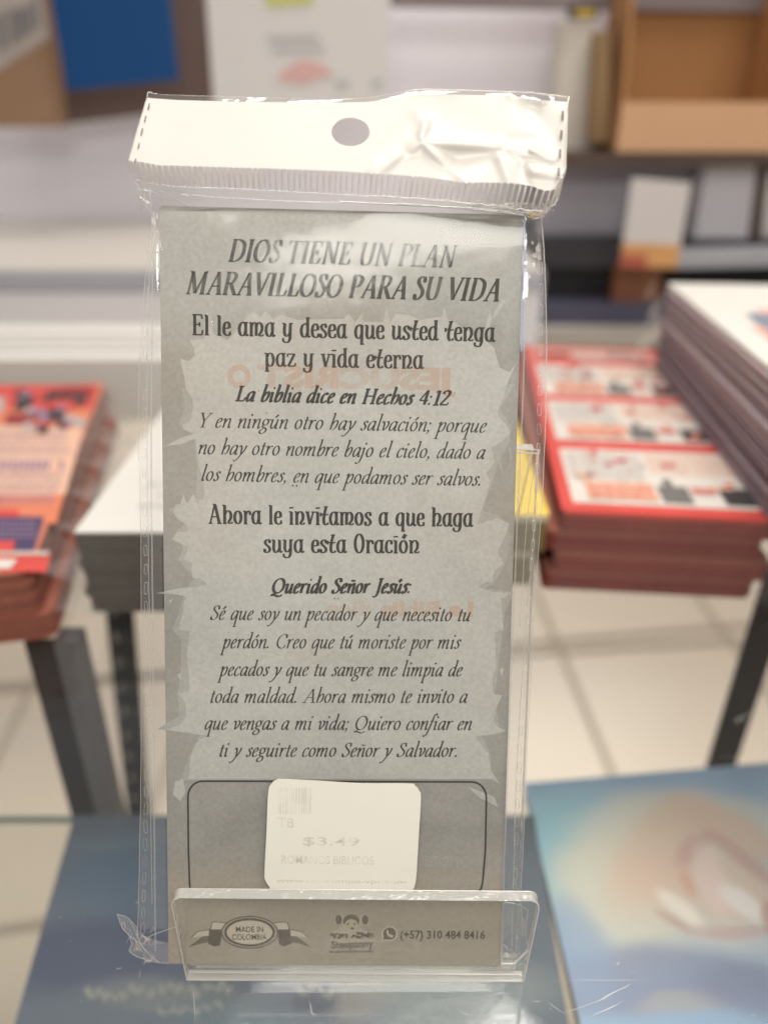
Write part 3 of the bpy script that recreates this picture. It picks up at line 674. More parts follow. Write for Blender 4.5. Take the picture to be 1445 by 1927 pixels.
# tall mauve stack at right
org = Vector((0.177, 0.20, 0.049)); U = stack_frame(org, 0.16, 0.355, -0.09); h = 0.060
t = thing("leaflet_stack", "tall stack of white leaflets with mauve edges at the right edge of the view", "leaflets", org)
mb = MB(); n = 44
for k in range(n):
    j = .0032 * random.uniform(-1, 1); z1 = (k + 1) * h / n
    mb.prism([U(0, 0, z1) + Vector((j, 0, 0)), U(1, 0, z1), U(1, 1, z1), U(0, 1, z1) + Vector((j, .5 * j, 0))], (0, 0, -h / n * .97), random.choice([0, 0, 1, 2]) if k < 22 else random.choice([1, 1, 2, 3]))
mb.build("sheets", [purple, kol("mid_mauve_edges", (.38, .29, .32), var=.3, scale=300), kol("rose_mauve_edges", (.42, .28, .30), var=.3, scale=300), kol("pale_mauve_edges", (0.58, 0.50, 0.52), var=.25, scale=300)], t)
mb = MB(); mb.prism([U(-.01, 0, h + .0016), U(1, 0, h + .0016), U(1, 1.005, h + .0016), U(-.01, 1.005, h + .0016)], (0, 0, -.0014)); mb.build("top_sheet", K["white_paper"], t)
p = MB()
for a in [(.06, .05, .6, .3, 0), (.12, .36, .55, .52, 1), (.1, .56, .8, .66, 0), (.2, .70, .7, .78, 0), (.14, .55, .34, .74, 2)]: patch(p, U, a[:4], a[4], h + .0020 + .0002 * a[4])
p.build("printed_blocks", [pinkish, lgrey, kol("slate_print", (.22, .25, .30))], t)
wv = MB()
for k in range(14):
    b = Vector((random.uniform(-.012, .0), random.uniform(-.01, .012), 0)); zz = h * (.2 + .065 * k)
    wv.add([U(0, 1, zz) + b, U(-.06, .97, zz - .012) + b, U(.02, 1.03, zz - .016) + b], [(0, 1, 2)])
wv.build("wrap_fold", m_wrap, t)

# ================================================================== BEHIND: shelves, wall items
def upright(name, corners, Y, th, m, label, cat, parts=()):
    """board standing at depth Y (corners in order bl, br, tr, tl), with printed parts just in front"""
    P = [at_y(x, y, Y) for x, y in corners]; root = thing(name, label, cat, P[0])
    mb = MB(); mb.prism(P, (0, th, 0)); mb.build("body", m, root)
    for nm, cs, mm, k in parts:
        mb = MB(); mb.prism([at_y(x, y, Y - .001 * k - .0012) for x, y in cs], (0, 0.001, 0)); mb.build(nm, mm, root)
    return root
m_white = solid("white_metal", (0.84, 0.82, 0.84), 0.4, 0.03, 5); m_shade = solid("shadow_grey", (0.27, 0.27, 0.30), 0.5, 0.08, 8)
Y0 = 0.80
# white counter behind the stacks (left and middle)
zc = at_y(150, 505, Y0).z; zlow = at_y(150, 645, Y0).z
root = thing("shelf_counter", "white shelf counter behind the leaflet stacks", "counter", (-0.2, Y0, FZ))
mb = MB(); mb.box((-0.9, Y0, zlow - .06), (0.165, Y0 + .35, zlow - .004)); mb.build("body", m_shade, root)  # grey body painted as the shadow line under the front panel
mb = MB(); mb.box((-0.9, Y0 - .012, zlow), (0.165, Y0 + .35, zc - .022)); mb.build("front_panel", m_white, root)
mb = MB(); mb.box((-0.9, Y0 - .004, zc - .021), (0.165, Y0 + .35, zc)); mb.build("top_board", solid("cream_top", (.62, .585, .52), .5, .04, 4), root)
mb = MB(); mb.box((-0.9, Y0 - .014, zc - .020), (0.165, Y0 - .006, zc - .003)); mb.build("rail", solid("lavender_metal", (.46, .46, .52), .4, .05), root)
# pale back board rising from the counter
Yb = 1.16
root = thing("back_board", "pale cream and lavender board rising behind the shelf counter", "board", (-0.2, Yb, FZ))
mb = MB(); mb.box((-1.3, Yb, 0.02), (0.42, Yb + .02, 0.75)); mb.build("panel", solid("cream_board", (0.82, 0.79, 0.84), .6, .10, 2.2), root)

Yh = 1.02
kraft = kol("kraft", (0.33, 0.20, 0.12), rough=.7, var=.25, scale=8)
blue = kol("blue_card", (0.0, 0.06, 0.21), rough=.5, var=.05); brown = kol("brown_board", (0.15, 0.10, 0.085), rough=.7, var=.15, scale=6)
gp = []
for (x, y, wd, hh) in [(-34, 118, 22, 70), (-2, 96, 16, 66), (22, 82, 12, 62), (36, 74, 26, 52), (66, 52, 8, 58)]:
    gp.append(("lettering", [(x, y), (x + wd, y - wd * .6), (x + wd - 5, y - wd * .6 - hh), (x - 5, y - hh)], kol("ash_print", (.21, .20, .20)), 1))
gp = [("white_flash", [(-60, 170), (96, 70), (72, -40), (-60, -40)], kol("pale_print", (.44, .38, .34), var=.2, scale=20), 0)] + gp
upright("paper_bag", [(-60, 240), (112, 238), (78, -60), (-60, -60)], Yh, .03, kraft, "tan paper bag with grey lettering hanging at top left", "bag", gp)
upright("blue_folder", [(126, 170), (336, 150), (312, -60), (86, -60)], Yh - .02, .006, blue, "plain royal blue folder hanging beside the tan paper bag", "folder")
upright("brown_display_board", [(100, 236), (400, 200), (380, -60), (80, -60)], Yh + .06, .02, brown, "dull brown display board behind the blue folder", "board")
pk = kol("rose_print", (.72, .45, .42)); gg = kol("pale_grey_print", (.50, .49, .49)); lime = kol("lime_print", (.60, .62, .20))
wp = [("printed_text", [(505, 78), (600, 76), (600, 66), (505, 68)], gg, 0), ("printed_text", [(512, 98), (612, 96), (612, 88), (512, 90)], gg, 0),
      ("rose_ornament", [(520, 150), (570, 158), (630, 140), (600, 118), (565, 112), (530, 135)], pk, 0),
      ("lime_ornament", [(500, 12), (590, 8), (590, -40), (500, -40)], lime, 0), ("printed_text", [(630, 165), (660, 160), (655, 150), (632, 153)], gg, 0), ("printed_text", [(700, 165), (718, 162), (716, 150), (700, 153)], kol("sage_print", (.42, .50, .47)), 0)]
upright("white_poster", [(404, 215), (722, 215), (738, -60), (384, -60)], Yh - .04, .004, kol("poster_white", (.72, .70, .68), var=.02), "white poster with pink ornament hanging behind the bag's top", "poster", wp)

# dark shelving on the right
Ys = 0.92
m_dark = solid("charcoal_board", (0.045, 0.042, 0.05), .5, .2, 6); m_gry = solid("slate_panel", (0.42, 0.40, 0.45), .6, .08, 3)
m_edge = solid("brown_edge", (0.10, 0.065, 0.05), .6, .2)
root = thing("shelf_unit", "dark shelf unit with slate back panel behind the right stacks", "shelving", (0.5, Ys, FZ))
x0 = at_y(1035, 400, Ys).x
zt = at_y(1200, 288, Ys).z; zb = at_y(1200, 312, Ys).z
mb = MB(); mb.box((x0, Ys, zb), (1.2, Ys + .42, zt)); mb.build("upper_shelf", m_edge, root)
z1 = at_y(1200, 455, Ys).z; z2 = at_y(1200, 510, Ys).z; z3 = at_y(1200, 572, Ys).z; z4 = at_y(1200, 612, Ys).z; z5 = at_y(1200, 645, Ys).z
mb = MB(); mb.box((x0, Ys + .06, z1), (1.2, Ys + .075, zb)); mb.build("back_panel", m_gry, root)
mb = MB(); mb.box((x0, Ys + .02, z2), (1.2, Ys + .2, z1)); mb.build("drawer", m_dark, root)
mb = MB(); mb.box((x0, Ys + .04, z3), (1.2, Ys + .2, z2)); mb.build("recess", solid("black_board", (.022, .02, .022), .6, .2), root)
mb = MB(); mb.box((x0, Ys + .0, z4), (1.2, Ys + .2, z3)); mb.build("blue_rail", solid("blue_grey_board", (.085, .085, .13), .5, .1), root)
mb = MB(); mb.box((x0 - .06, Ys - .02, z5), (1.2, Ys + .2, z4)); mb.build("lower_shelf", solid("beige_board", (.47, .43, .38), .5, .06), root)
mb = MB(); mb.box((x0 - .06, Ys - .01, z5 - .05), (1.2, Ys + .2, z5)); mb.build("base", brown, root)
upright("leaflet", [(1166, 500), (1272, 505), (1300, 345), (1190, 335)], Ys - .03, .003, kol("leaflet_white", (.72, .68, .66), var=.03), "white leaflet with orange foot standing in the dark shelf", "leaflet",
        [("orange_band", [(1166, 500), (1272, 505), (1280, 462), (1172, 458)], kol("amber_print", (.72, .38, .15), var=.3, scale=20), 0), ("red_corner", [(1166, 502), (1215, 504), (1216, 480), (1168, 478)], kol("rust_print", (.5, .13, .08)), 1)])
upright("brown_box", [(1150, 572), (1240, 572), (1246, 500), (1158, 500)], Ys + .012, .02, kol("sienna", (.22, .085, .04)), "small reddish brown box on the dark shelf under the white leaflet", "box")
upright("grey_binder", [(1300, 470), (1420, 470), (1440, 300), (1330, 300)], Ys + .025, .03, kol("mist_card", (.62, .60, .63), var=.15, scale=5), "pale grey binder standing right of the white leaflet", "binder",
        [("spine", [(1404, 470), (1422, 470), (1442, 300), (1426, 300)], m_edge, 0)])
upright("pale_folder", [(1428, 500), (1520, 500), (1540, 318), (1446, 318)], Ys + .03, .01, K["leaflet_white"], "pale folder cut off at the right edge of the view", "folder")
upright("silver_tray", [(1270, 505), (1500, 500), (1500, 470), (1275, 476)], Ys - .015, .05, kol("silver_card", (.42, .42, .46)), "silver grey tray lying at the right end of the dark shelf", "tray")
# open cardboard display box
root = thing("display_box", "open tan cardboard display box on the upper shelf at top right", "box", at_y(1300, 288, Ys))
kb = kol("cardboard", (0.40, 0.20, 0.075), rough=.75, var=.1, scale=12); kb2 = kol("pale_cardboard", (0.70, 0.42, 0.24), rough=.75, var=.06, scale=12)
A = at_y(1160, 286, Ys - .0); zf = at_y(1160, 192, Ys).z; ztop = zt + .36
xl, xr = A.x, A.x + .178
mb = MB(); mb.box((xl, Ys + .002, zt + .001), (xr, Ys + .006, zf)); mb.build("front_lip", kb2, root)
mb = MB(); mb.box((xl, Ys + .11, zt + .001), (xr, Ys + .114, ztop)); mb.build("back_wall", kb, root)
for s, x in ((0, xl), (1, xr - .004)):
    mb = MB(); P = [Vector((x, Ys + .0065, zt + .001)), Vector((x, Ys + .1095, zt + .001)), Vector((x, Ys + .1095, ztop)), Vector((x, Ys + .06, ztop)), Vector((x, Ys + .0065, zf))]
    mb.prism(P, (.004, 0, 0)); mb.build("side_wall", kb, root)
mb = MB(); mb.box((xl + .005, Ys + .0065, zt + .001), (xr - .005, Ys + .1095, zt + .004)); mb.build("floor", kb, root)
upright("brown_box", [(1112, 268), (1150, 268), (1146, 60), (1124, 60)], Ys + .03, .06, kol("umber_card", (.30, .19, .09)), "narrow brown carton left of the cardboard display box", "box")
upright("cream_box", [(1040, 282), (1110, 282), (1118, 40), (1060, 40)], Ys + .06, .06, kol("cream_card", (.66, .61, .54), var=.1), "cream carton standing left of the brown carton", "box")
upright("price_strip", [(1068, 36), (1126, 36), (1126, 10), (1068, 10)], Ys + .02, .004, black, "black and yellow price strip above the cream carton", "sign",
        [("yellow_print", [(1082, 32), (1118, 32), (1118, 18), (1082, 18)], kol("gold_print", (.55, .38, .05)), 0)])
upright("dark_rail", [(720, 10), (1500, 24), (1500, -40), (720, -30)], Ys + .10, .02, solid("taupe_rail", (.24, .2, .2), .6, .1), "taupe shelf rail along the top edge of the view", "rail")

# ================================================================== ACRYLIC EASEL
m_acr = film("acrylic", haze=0.006, gloss=0.7, rough=0.03, bump=0.0, tint=(0.975, 0.98, 0.975), ior=1.49)
def acr_edge():
    m = film("acrylic_edge", haze=0.66, gloss=1.4, rough=0.15, bump=0.4, bscale=300, tint=(.9, .9, .88), hazecol=(.82, .80, .75)); return m
m_ae = acr_edge()
m_bright = film("bright_film_edge", haze=0.62, gloss=2.0, rough=0.2, bump=0, hazecol=(0.92, 0.90, 0.85))
easel = thing("acrylic_easel", "clear acrylic easel with a low front lip holding up the bagged card", "easel", at_z(670, 1845, 0))
b0 = at_z(352, 1843, 0.0004); b1 = at_z(985, 1846, 0.0004)
t0 = at_t(321, 1690, .1971); t1 = at_t(1017, 1696, .1971)
lx = (b1 - b0).normalized(); ln = lx.cross(((t0 + t1) - (b0 + b1))).normalized()
if ln.y < 0: ln = -ln                                            # points back, towards the card
def lip_pt(a, b):                                                # bilinear on the lip
    return (b0 * (1 - a) + b1 * a) * (1 - b) + (t0 * (1 - a) + t1 * a) * b
P = [lip_pt(0, 0), lip_pt(1, 0)]
for k in range(7):
    a = math.radians(90 * k / 6); P.append(lip_pt(1 - .022 * (1 - math.cos(a)), 1 - .11 * (1 - math.sin(a))))
for k in range(7):
    a = math.radians(90 * k / 6); P.append(lip_pt(.022 * (1 - math.sin(a)), 1 - .11 * (1 - math.cos(a))))
mb = MB(); mb.prism(P, ln * 0.0028, 0, 1); mb.build("front_lip", [m_acr, m_ae], easel)
# bright machined arrises of the lip
mb = MB(); mb.tube([P[1]] + P[2:9], .00022, 0); mb.tube(P[9:16] + [P[0]], .00022, 0)
mb.tube([p + ln * .0028 for p in P[2:16]], .00016, 0); mb.tube([P[0], P[1]], .0003, 0)
mb.build("polished_edge", m_bright, easel)
# foot strip under the card, then the back plate
back = EN * -0.0026
q0 = on_card(352, 1826, -0.0026); q1 = on_card(975, 1830, -0.0026)
mb = MB()
f0 = Vector((b0.x + .002, b0.y + .003, .0006)); f1 = Vector((b1.x - .002, b1.y + .003, .0006)); g0 = Vector((q0.x, q0.y + .004, .0006)); g1 = Vector((q1.x, q1.y + .004, .0006))
mb.prism([f0, f1, g1, g0], (0, 0, 0.0026), 0, 1); mb.build("foot", [m_acr, m_ae], easel)
mb = MB(); mb.tube([f0 + Vector((0, 0, .003)), f1 + Vector((0, 0, .003))], .00028); mb.tube([at_z(362, 1829, .004), at_z(976, 1834, .004)], .00022); mb.build("bend_line", m_bright, easel)
BP = [on_card(356, 1816, -.0030), on_card(972, 1820, -.0030), on_card(1013, 846, -.0030), on_card(330, 838, -.0030)]
mb = MB(); mb.prism(BP, EN * -0.0028, 0, 1); mb.build("back_plate", [m_acr, m_ae], easel)
mb = MB(); mb.tube([on_card(972, 846, -.0029), on_card(1013, 846, -.0029), on_card(1008, 930, -.0029)], .0003, 0); mb.tube([on_card(972, 852, -.0029), on_card(1011, 853, -.0029)], .0002, 0); mb.build("top_edge", m_bright, easel)
rs0 = BP[3] + EN * -.0060; rs1 = BP[2] + EN * -.0060; r2 = Vector((rs1.x, rs1.y + .055, .0008)); r3 = Vector((rs0.x, rs0.y + .055, .0008))
mb = MB(); mb.prism([r3, r2, rs1, rs0], (0, .0028, .0004), 0, 1); mb.build("rear_support", [m_acr, m_ae], easel)

# ================================================================== TRACT CARD
m_border = paper_mat("stone_print_dark", (0.232, 0.222, 0.196), (0.315, 0.305, 0.276), zones=True)
m_light = paper_mat("stone_print_light", (0.355, 0.348, 0.318), (0.435, 0.43, 0.392), wfac=.4, warm=(.44, .37, .30))
m_half = paper_mat("stone_print_mid", (0.285, 0.276, 0.247), (0.36, 0.355, 0.325))
m_medge = solid("paper_edge", (0.62, 0.60, 0.55), 0.8, .05)
m_ink = ink("ink", (0.035, 0.030, 0.024), base=.12, fade=.25)
m_ink_glare = ink("glare_faded_ink", (0.045, 0.040, 0.033), fade=.80, scale=85, lo=.42, hi=.68, base=.22)  # film glare over the first title line, painted as patchy ink fading
m_ink_half = ink("half_faded_ink", (0.045, 0.038, 0.03), fade=.5, scale=60, lo=.46, hi=.66, base=.1)  # milder fade, painting the film's glare on the second title line
card = thing("tract_card", "grey printed Spanish prayer card inside the clear bag", "card", CARD0)
cc = [(318, 1813), (942, 1819), (985, 405), (300, 387)]
P = [on_card(x, y, 0) for x, y in cc]
mb = MB(); mb.prism(P, EN * -0.0009, 0, 1); mb.build("paper", [m_border, m_medge], card)
def print_poly(name, pts, m, off, parent=card):
    """flat printed area with an outline traced as polygon (triangulated)"""
    n = len(pts); r = delaunay_2d_cdt([Vector((x, -y)) for x, y in pts], [(i, (i + 1) % n) for i in range(n)], [], 1, 1e-4)
    base = rootof(parent)
    me = bpy.data.meshes.new(name); me.from_pydata([tuple(on_card(v.x, -v.y, off) - base) for v in r[0]], [], [tuple(f) for f in r[2]])
    me.materials.append(m); o = bpy.data.objects.new(name, me); C.objects.link(o); o.parent = parent; return o
left = [(357,640),(366,655),(367,669),(355,680),(339,674),(348,714),(350,731),(362,749),(364,766),(358,790),(345,799),(346,809),(367,816),(340,824),(313,839),(340,836),(369,825),(371,842),(372,856),(374,877),(383,901),(386,925),(383,942),(376,940),(373,952),(365,929),(351,949),(331,949),(327,963),(334,977),(352,987),(354,1000),(334,1001),(324,1015),(353,1029),(354,1036),(345,1050),(362,1060),(361,1071),(363,1088),(376,1088),(392,1100),(363,1105),(330,1108),(307,1114),(330,1118),(352,1123),(347,1133),(345,1150),(338,1178),(337,1185),(357,1188),(355,1205),(352,1230),(356,1271),(357,1299),(337,1306),(349,1323),(352,1348),(338,1365),(312,1373),(340,1377),(359,1379),(366,1382),(390,1384),(370,1399),(359,1424),(356,1458),(354,1466)]
right = [(924,1466),(924,1458),(918,1417),(905,1400),(893,1386),(914,1384),(935,1380),(952,1375),(935,1368),(928,1358),(931,1337),(945,1308),(928,1306),(926,1278),(933,1254),(932,1220),(930,1190),(947,1185),(944,1150),(942,1128),(961,1116),(928,1114),(900,1105),(914,1095),(926,1095),(930,1074),(947,1060),(935,1040),(950,1010),(958,985),(935,975),(897,988),(905,960),(916,930),(922,905),(915,890),(930,870),(924,842),(945,830),(960,815),(952,798),(937,785),(936,772),(946,750),(955,720),(968,690),(976,678),(958,700),(940,692),(933,668),(930,655)]
topj = [(915,640),(926,600),(922,582),(912,622),(900,640),(880,622),(842,600),(836,580),(830,596),(790,602),(772,594),(745,590),(735,606),(728,580),(720,606),(684,606),(681,590),(668,606),(656,590),(648,600),(560,602),(527,592),(515,602),(500,585),(490,597),(478,586),(462,600),(442,626),(428,640),(402,628),(391,584),(384,612),(386,638)]
rj = random.Random(11)
def outward(pts, dx):                             # a second, fainter torn layer outside the pale one
    return [(x + dx * rj.uniform(.1, 1.0), y + rj.uniform(-5, 5)) for x, y in pts[::2]]
shade = outward(left[6:], -16) + outward(right[:-6], 15)
print_poly("torn_shade", shade, m_half, 0.000015)
print_poly("torn_print", left + right + topj, m_light, 0.00003)
frags = [[(339,950),(346,930),(352,948)],[(372,1390),(388,1392),(380,1402)],[(330,1470),(345,1466),(350,1490),(340,1508),(326,1495)],[(880,1480),(930,1500),(938,1520),(900,1500)],[(945,560),(950,568),(930,600),(926,596)],
         [(940,720),(950,715),(946,735)],[(318,1130),(326,1126),(322,1136)],[(333,1270),(342,1266),(340,1280)],[(940,1260),(948,1256),(944,1272)],[(905,1440),(925,1452),(940,1475),(918,1462)]]
for fr in frags:
    mb = MB(); mb.add([on_card(x, y, .000036) for x, y in fr], [tuple(range(len(fr)))[::-1]]); mb.build("print_fragment", m_light, card)

OFF = 0.00008
TXT = [  # text, baseline left, baseline right, x-height px, style
 ("DIOS TIENE UN PLAN", (430, 492), (861, 504), 27.0, 'T'), ("MARAVILLOSO PARA SU VIDA", (350, 553), (938, 567), 27.5, 'T2'),
 ("El le ama y desea que usted tenga", (363, 630), (931, 643), 25.2, 'F'), ("paz y vida eterna", (498, 689), (797, 694), 24.2, 'F2'),
 ("La biblia dice en Hechos 4:12", (443, 754.5), (846, 763), 18.2, 'B'), ("Y en ningún otro hay salvación; porque", (377, 804), (914, 814), 17.8, 'I'),
 ("no hay otro nombre bajo el cielo, dado a", (375, 854.3), (912, 863.7), 17.8, 'I'), ("los hombres, en que podamos ser salvos.", (381, 904.5), (901, 914), 17.8, 'I'),
 ("Ahora le invitamos a que haga", (393, 985), (890, 991), 24.5, 'F'), ("suya esta Oración", (498, 1039.5), (788, 1041), 24.2, 'F'),
 ("Querido Señor Jesús:", (511, 1116), (772, 1116), 18.2, 'B'), ("Sé que soy un pecador y que necesito tu", (396, 1166), (884, 1169), 17.6, 'I'),
 ("perdón. Creo que tú moriste por mis", (414, 1219.6), (866, 1220.6), 17.6, 'I'), ("pecados y que tu sangre me limpia de", (409, 1271.5), (869, 1272.5), 17.6, 'I'),
 ("toda maldad. Ahora mismo te invito a", (398, 1322.3), (879, 1322.5), 17.6, 'I'), ("que vengas a mi vida; Quiero confiar en", (387, 1372.8), (886, 1373.5), 17.6, 'I'),
 ("ti y seguirte como Señor y Salvador.", (415, 1423.7), (857, 1424), 17.6, 'I')]
for text, a, b, xh, stl in TXT:
    A, B = on_card(*a), on_card(*b); xm = xh * (A - CAM).dot(AX_F) / FPX
    if stl == 'I': mb = pen_line(ITALIC, text, A, B, xm, .22, 18.5, 6.5, math.radians(18), OFF); m = m_ink
    elif stl == 'B': mb = pen_line(ITALIC, text, A, B, xm, .22, 32, 14, math.radians(18), OFF); m = m_ink
    elif stl[0] == 'T': mb = pen_line(ITALIC, text, A, B, xm, .22, 26, 9, math.radians(10), OFF); m = m_ink_glare if stl == 'T' else m_ink_half
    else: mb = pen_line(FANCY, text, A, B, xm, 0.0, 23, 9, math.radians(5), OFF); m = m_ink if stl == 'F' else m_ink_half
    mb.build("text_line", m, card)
mb = MB()
for x, y, r in [(551, 914, 1.6), (558.5, 914, 1.8), (630, 1126, 1.2), (636, 1126.5, 1.2), (502, 777, 1.1), (487, 735, 1)]:
    c = on_card(x, y, OFF); mb = MB(); mb.add([c + (EX * math.cos(k) + EZ * math.sin(k)) * r * M_PX for k in [i * .7854 for i in range(8)]], [tuple(range(8))])
    mb.build("ink_speck", m_ink, card)

def card_line(pts, wpx, m, name, parent=card, off=OFF, closed=False):
    mb = MB(); W3 = [on_card(x, y, off) for x, y in pts]; n = len(W3); vs = []
    for i in range(n):
        t = (W3[(i + 1) % n] - W3[i - 1]) if closed else (W3[min(i + 1, n - 1)] - W3[max(i - 1, 0)])
        s = EN.cross(t).normalized() * wpx * M_PX / 2; vs += [W3[i] + s, W3[i] - s]
    mb.add(vs, [(2 * i + 1, 2 * ((i + 1) % n) + 1, 2 * ((i + 1) % n), 2 * i) for i in range(n if closed else n - 1)])
    return mb.build(name, m, parent)
fr = [(360, 1690), (357, 1660), (355, 1600), (354, 1500)] + [(354 + 27 * (1 - math.cos(a)), 1500 - 30 * math.sin(a)) for a in [k * math.pi / 12 for k in range(1, 7)]]
fr += [(600, 1470.5), (888, 1471.5)] + [(888 + 27 * math.sin(a), 1501.5 - 30 * math.cos(a)) for a in [k * math.pi / 12 for k in range(1, 7)]] + [(913, 1600), (908, 1660), (905, 1672), (898, 1682)]
card_line(fr, 3.6, ink("frame_ink", (0.03, .03, .03)), "frame_outline")
# print of the other side faintly showing through (mirrored)
m_st = ink("orange_show_through", (0.64, 0.40, 0.27), base=.66, fade=.86); m_sw = ink("pale_show_through", (0.46, 0.45, 0.41), base=.6, fade=.8)
for text, a, b, hp, m in [("JESUCRIST", (484, 726), (858, 733), 39, m_st), ("La Biblia dice", (612, 1157), (890, 1159), 28, m_st), ("HOMBRE", (800, 1630), (904, 1632), 22, m_sw), ("(pecador)", (812, 1660), (900, 1662), 15, m_sw)]:
    A, B = on_card(*a), on_card(*b); sans(text, A, B, hp * M_PX * .97, .00005, bold=.05, mirror=True).build("show_through", m, card)
card_line([(450 + 17 * math.cos(k * .4488), 708 + 17 * math.sin(k * .4488)) for k in range(14)], 11, m_st, "show_through", off=.00005, closed=True)

# maker's strip along the foot
m_pl = ink("pale_ink", (0.50, 0.44, 0.36)); m_gr = ink("grey_ink", (0.075, 0.062, 0.05)); m_mid = ink("mid_ink", (0.115, 0.094, 0.073))
badge = MB()
def ell(cx, cyy, rx, ry, off, n=36): return [on_card(cx + rx * math.cos(2 * math.pi * k / n), cyy - ry * math.sin(2 * math.pi * k / n), off) for k in range(n)]
def ring(mb, cx, cyy, rx, ry, w, m, off):
    A = ell(cx, cyy, rx, ry, off); B = ell(cx, cyy, rx - w, ry - w, off); n = len(A)
    mb.add(A + B, [(i, (i + 1) % n, n + (i + 1) % n, n + i) for i in range(n)], m)
def poly(mb, pts, m, off): mb.add([on_card(x, y, off) for x, y in pts], [tuple(range(len(pts)))], m)
for s in (0, 1):
    fx = (lambda x: x) if s == 0 else (lambda x: 940.5 - x)
    o = lambda pts: [(fx(x), y) for x, y in pts]
    poly(badge, o([(354, 1783), (382, 1762), (394, 1760), (414, 1768), (414, 1778), (396, 1772), (376, 1776)]), 2, OFF)
    poly(badge, o([(360, 1765), (372, 1753), (394, 1749), (394, 1761), (382, 1762)]), 0, OFF + 2e-6)
    poly(badge, o([(394, 1748), (420, 1748), (414, 1779), (404, 1781), (392, 1776)]), 1, OFF + 4e-6)
    poly(badge, o([(397, 1749), (399, 1737), (404, 1734.5), (428, 1737), (420, 1749)]), 0, OFF + 5e-6)
badge_o = badge.build("origin_badge", [m_pl, m_gr, m_mid], card)
rb = MB()
for s in (0, 1):
    fx = (lambda x: x) if s == 0 else (lambda x: 940.5 - x)
    for pts in ([(360, 1765), (372, 1753), (396, 1749)], [(396, 1750), (399, 1737), (404, 1734.5), (428, 1737)]):
        W3 = [on_card(fx(x), y, OFF + 8e-6) for x, y in pts]
        for a, b in zip(W3, W3[1:]):
            q = EN.cross(b - a).normalized() * .8 * M_PX; rb.add([a - q, b - q, b + q, a + q], [(0, 1, 2, 3)])
rb.build("ribbon_outline", m_gr, badge_o)
ov = MB(); ov.add(ell(470, 1754.5, 53.5, 30.5, OFF + 1.0e-5), [tuple(range(36))], 0); ov.add(ell(470, 1754.5, 43, 23.5, OFF + 1.2e-5), [tuple(range(36))], 2)
ring(ov, 470, 1754.5, 54, 31, 2.0, 1, OFF + 1.4e-5); ring(ov, 470, 1754.5, 47.5, 27, 4.5, 1, OFF + 1.6e-5)
ov.build("badge_oval", [ink("badge_grey", (.30, .26, .215)), m_gr, m_pl], badge_o)
for tx, a, b, h in [("MADE IN", (444.5, 1753.5), (496, 1753.5), 11), ("COLOMBIA", (437, 1767.8), (502.5, 1768), 11)]:
    sans(tx, on_card(*a), on_card(*b), h * M_PX * 1.06, OFF + 2.4e-5, bold=.014).build("badge_text", ink("badge_ink", (.04, .035, .03)), badge_o)
sans("(+57) 310 484 8416", on_card(753, 1765.5), on_card(912, 1766.5), 16 * M_PX * 1.04, OFF, bold=.022).build("phone_number", ink("phone_ink", (.05, .042, .035)), card)
# speech-bubble mark with a handset
ib = MB(); ib.add(ell(733, 1757, 14.5, 14, OFF), [tuple(range(36))], 0); poly(ib, [(719, 1764), (717, 1772), (728, 1770)], 0, OFF)
ib.add(ell(733, 1757, 12.3, 11.8, OFF + 3e-6), [tuple(range(36))], 1); poly(ib, [(722.5, 1763), (720, 1769), (728, 1767)], 1, OFF + 3e-6)
hs = [(727.5, 1751), (729.5, 1750), (731.5, 1753.5), (730.5, 1755.5), (734.5, 1760), (736.8, 1759), (740, 1761), (739, 1763.5), (735.5, 1764.5), (729.5, 1760), (727, 1755)]
poly(ib, hs[::-1], 0, OFF + 6e-6); ib.build("phone_icon", [m_pl, m_mid], card)
# brand mark: leafy mound, wordmark, strapline, pigtailed child drawn as plain shapes
lg = MB()
m_halo = ink("halo_ink", (.40, .35, .28))
blob = [(621,1768),(624,1758),(633,1750),(640,1745),(648,1738),(643,1730),(633,1738),(629,1736),(634,1724),(642,1720),(648,1724),(658,1720),(668,1722),(676,1728),(682,1720),(690,1722),(694,1732),(694,1742),(684,1741),(679,1736),(676,1746),(690,1754),(702,1760),(708,1766),(700,1784),(664,1782),(628,1786),(622,1778)]
lgo_v = [on_card(x, y, OFF) for x, y in blob]
lg_o = print_poly("brand_logo", blob, m_halo, OFF)
lg = MB(); rnd = random.Random(3)
def disc(mb, x, y, rx, ry, m, off, n=14): mb.add([on_card(x + rx * math.cos(2 * math.pi * k / n), y - ry * math.sin(2 * math.pi * k / n), off) for k in range(n)], [tuple(range(n))], m)
disc(lg, 661, 1733, 15.5, 12.5, 1, OFF + 3e-6); disc(lg, 637.5, 1730.5, 6, 9, 1, OFF + 3e-6); disc(lg, 687, 1731, 6, 9, 1, OFF + 3e-6)
disc(lg, 661, 1741, 12.5, 11.5, 0, OFF + 5e-6); disc(lg, 655, 1739, 1.6, 2.2, 2, OFF + 7e-6); disc(lg, 667, 1739, 1.6, 2.2, 2, OFF + 7e-6); disc(lg, 663, 1747, 3.2, 1.9, 2, OFF + 7e-6)
for k in range(90):
    t = rnd.uniform(-1, 1); x = 664 + 40 * t; y = 1765 - 11 * (1 - abs(t) * .4) * rnd.uniform(.0, 1.0)
    if abs(x - 661) < 11 and y < 1759: continue
    disc(lg, x, y, rnd.uniform(1.6, 3.4), rnd.uniform(1.6, 3), rnd.choice([1, 1, 2, 2, 3]), OFF + 8e-6 + k * 2e-7, 7)
lg.build("logo_picture", [m_halo, m_mid, m_gr, ink("logo_grey", (.29, .25, .20))], lg_o)
wb = MB()
sans("Steepanny", on_card(623.5, 1784), on_card(703, 1781), 15 * M_PX, OFF + 4.0e-5, bold=.03).build("wordmark", m_gr, lg_o)
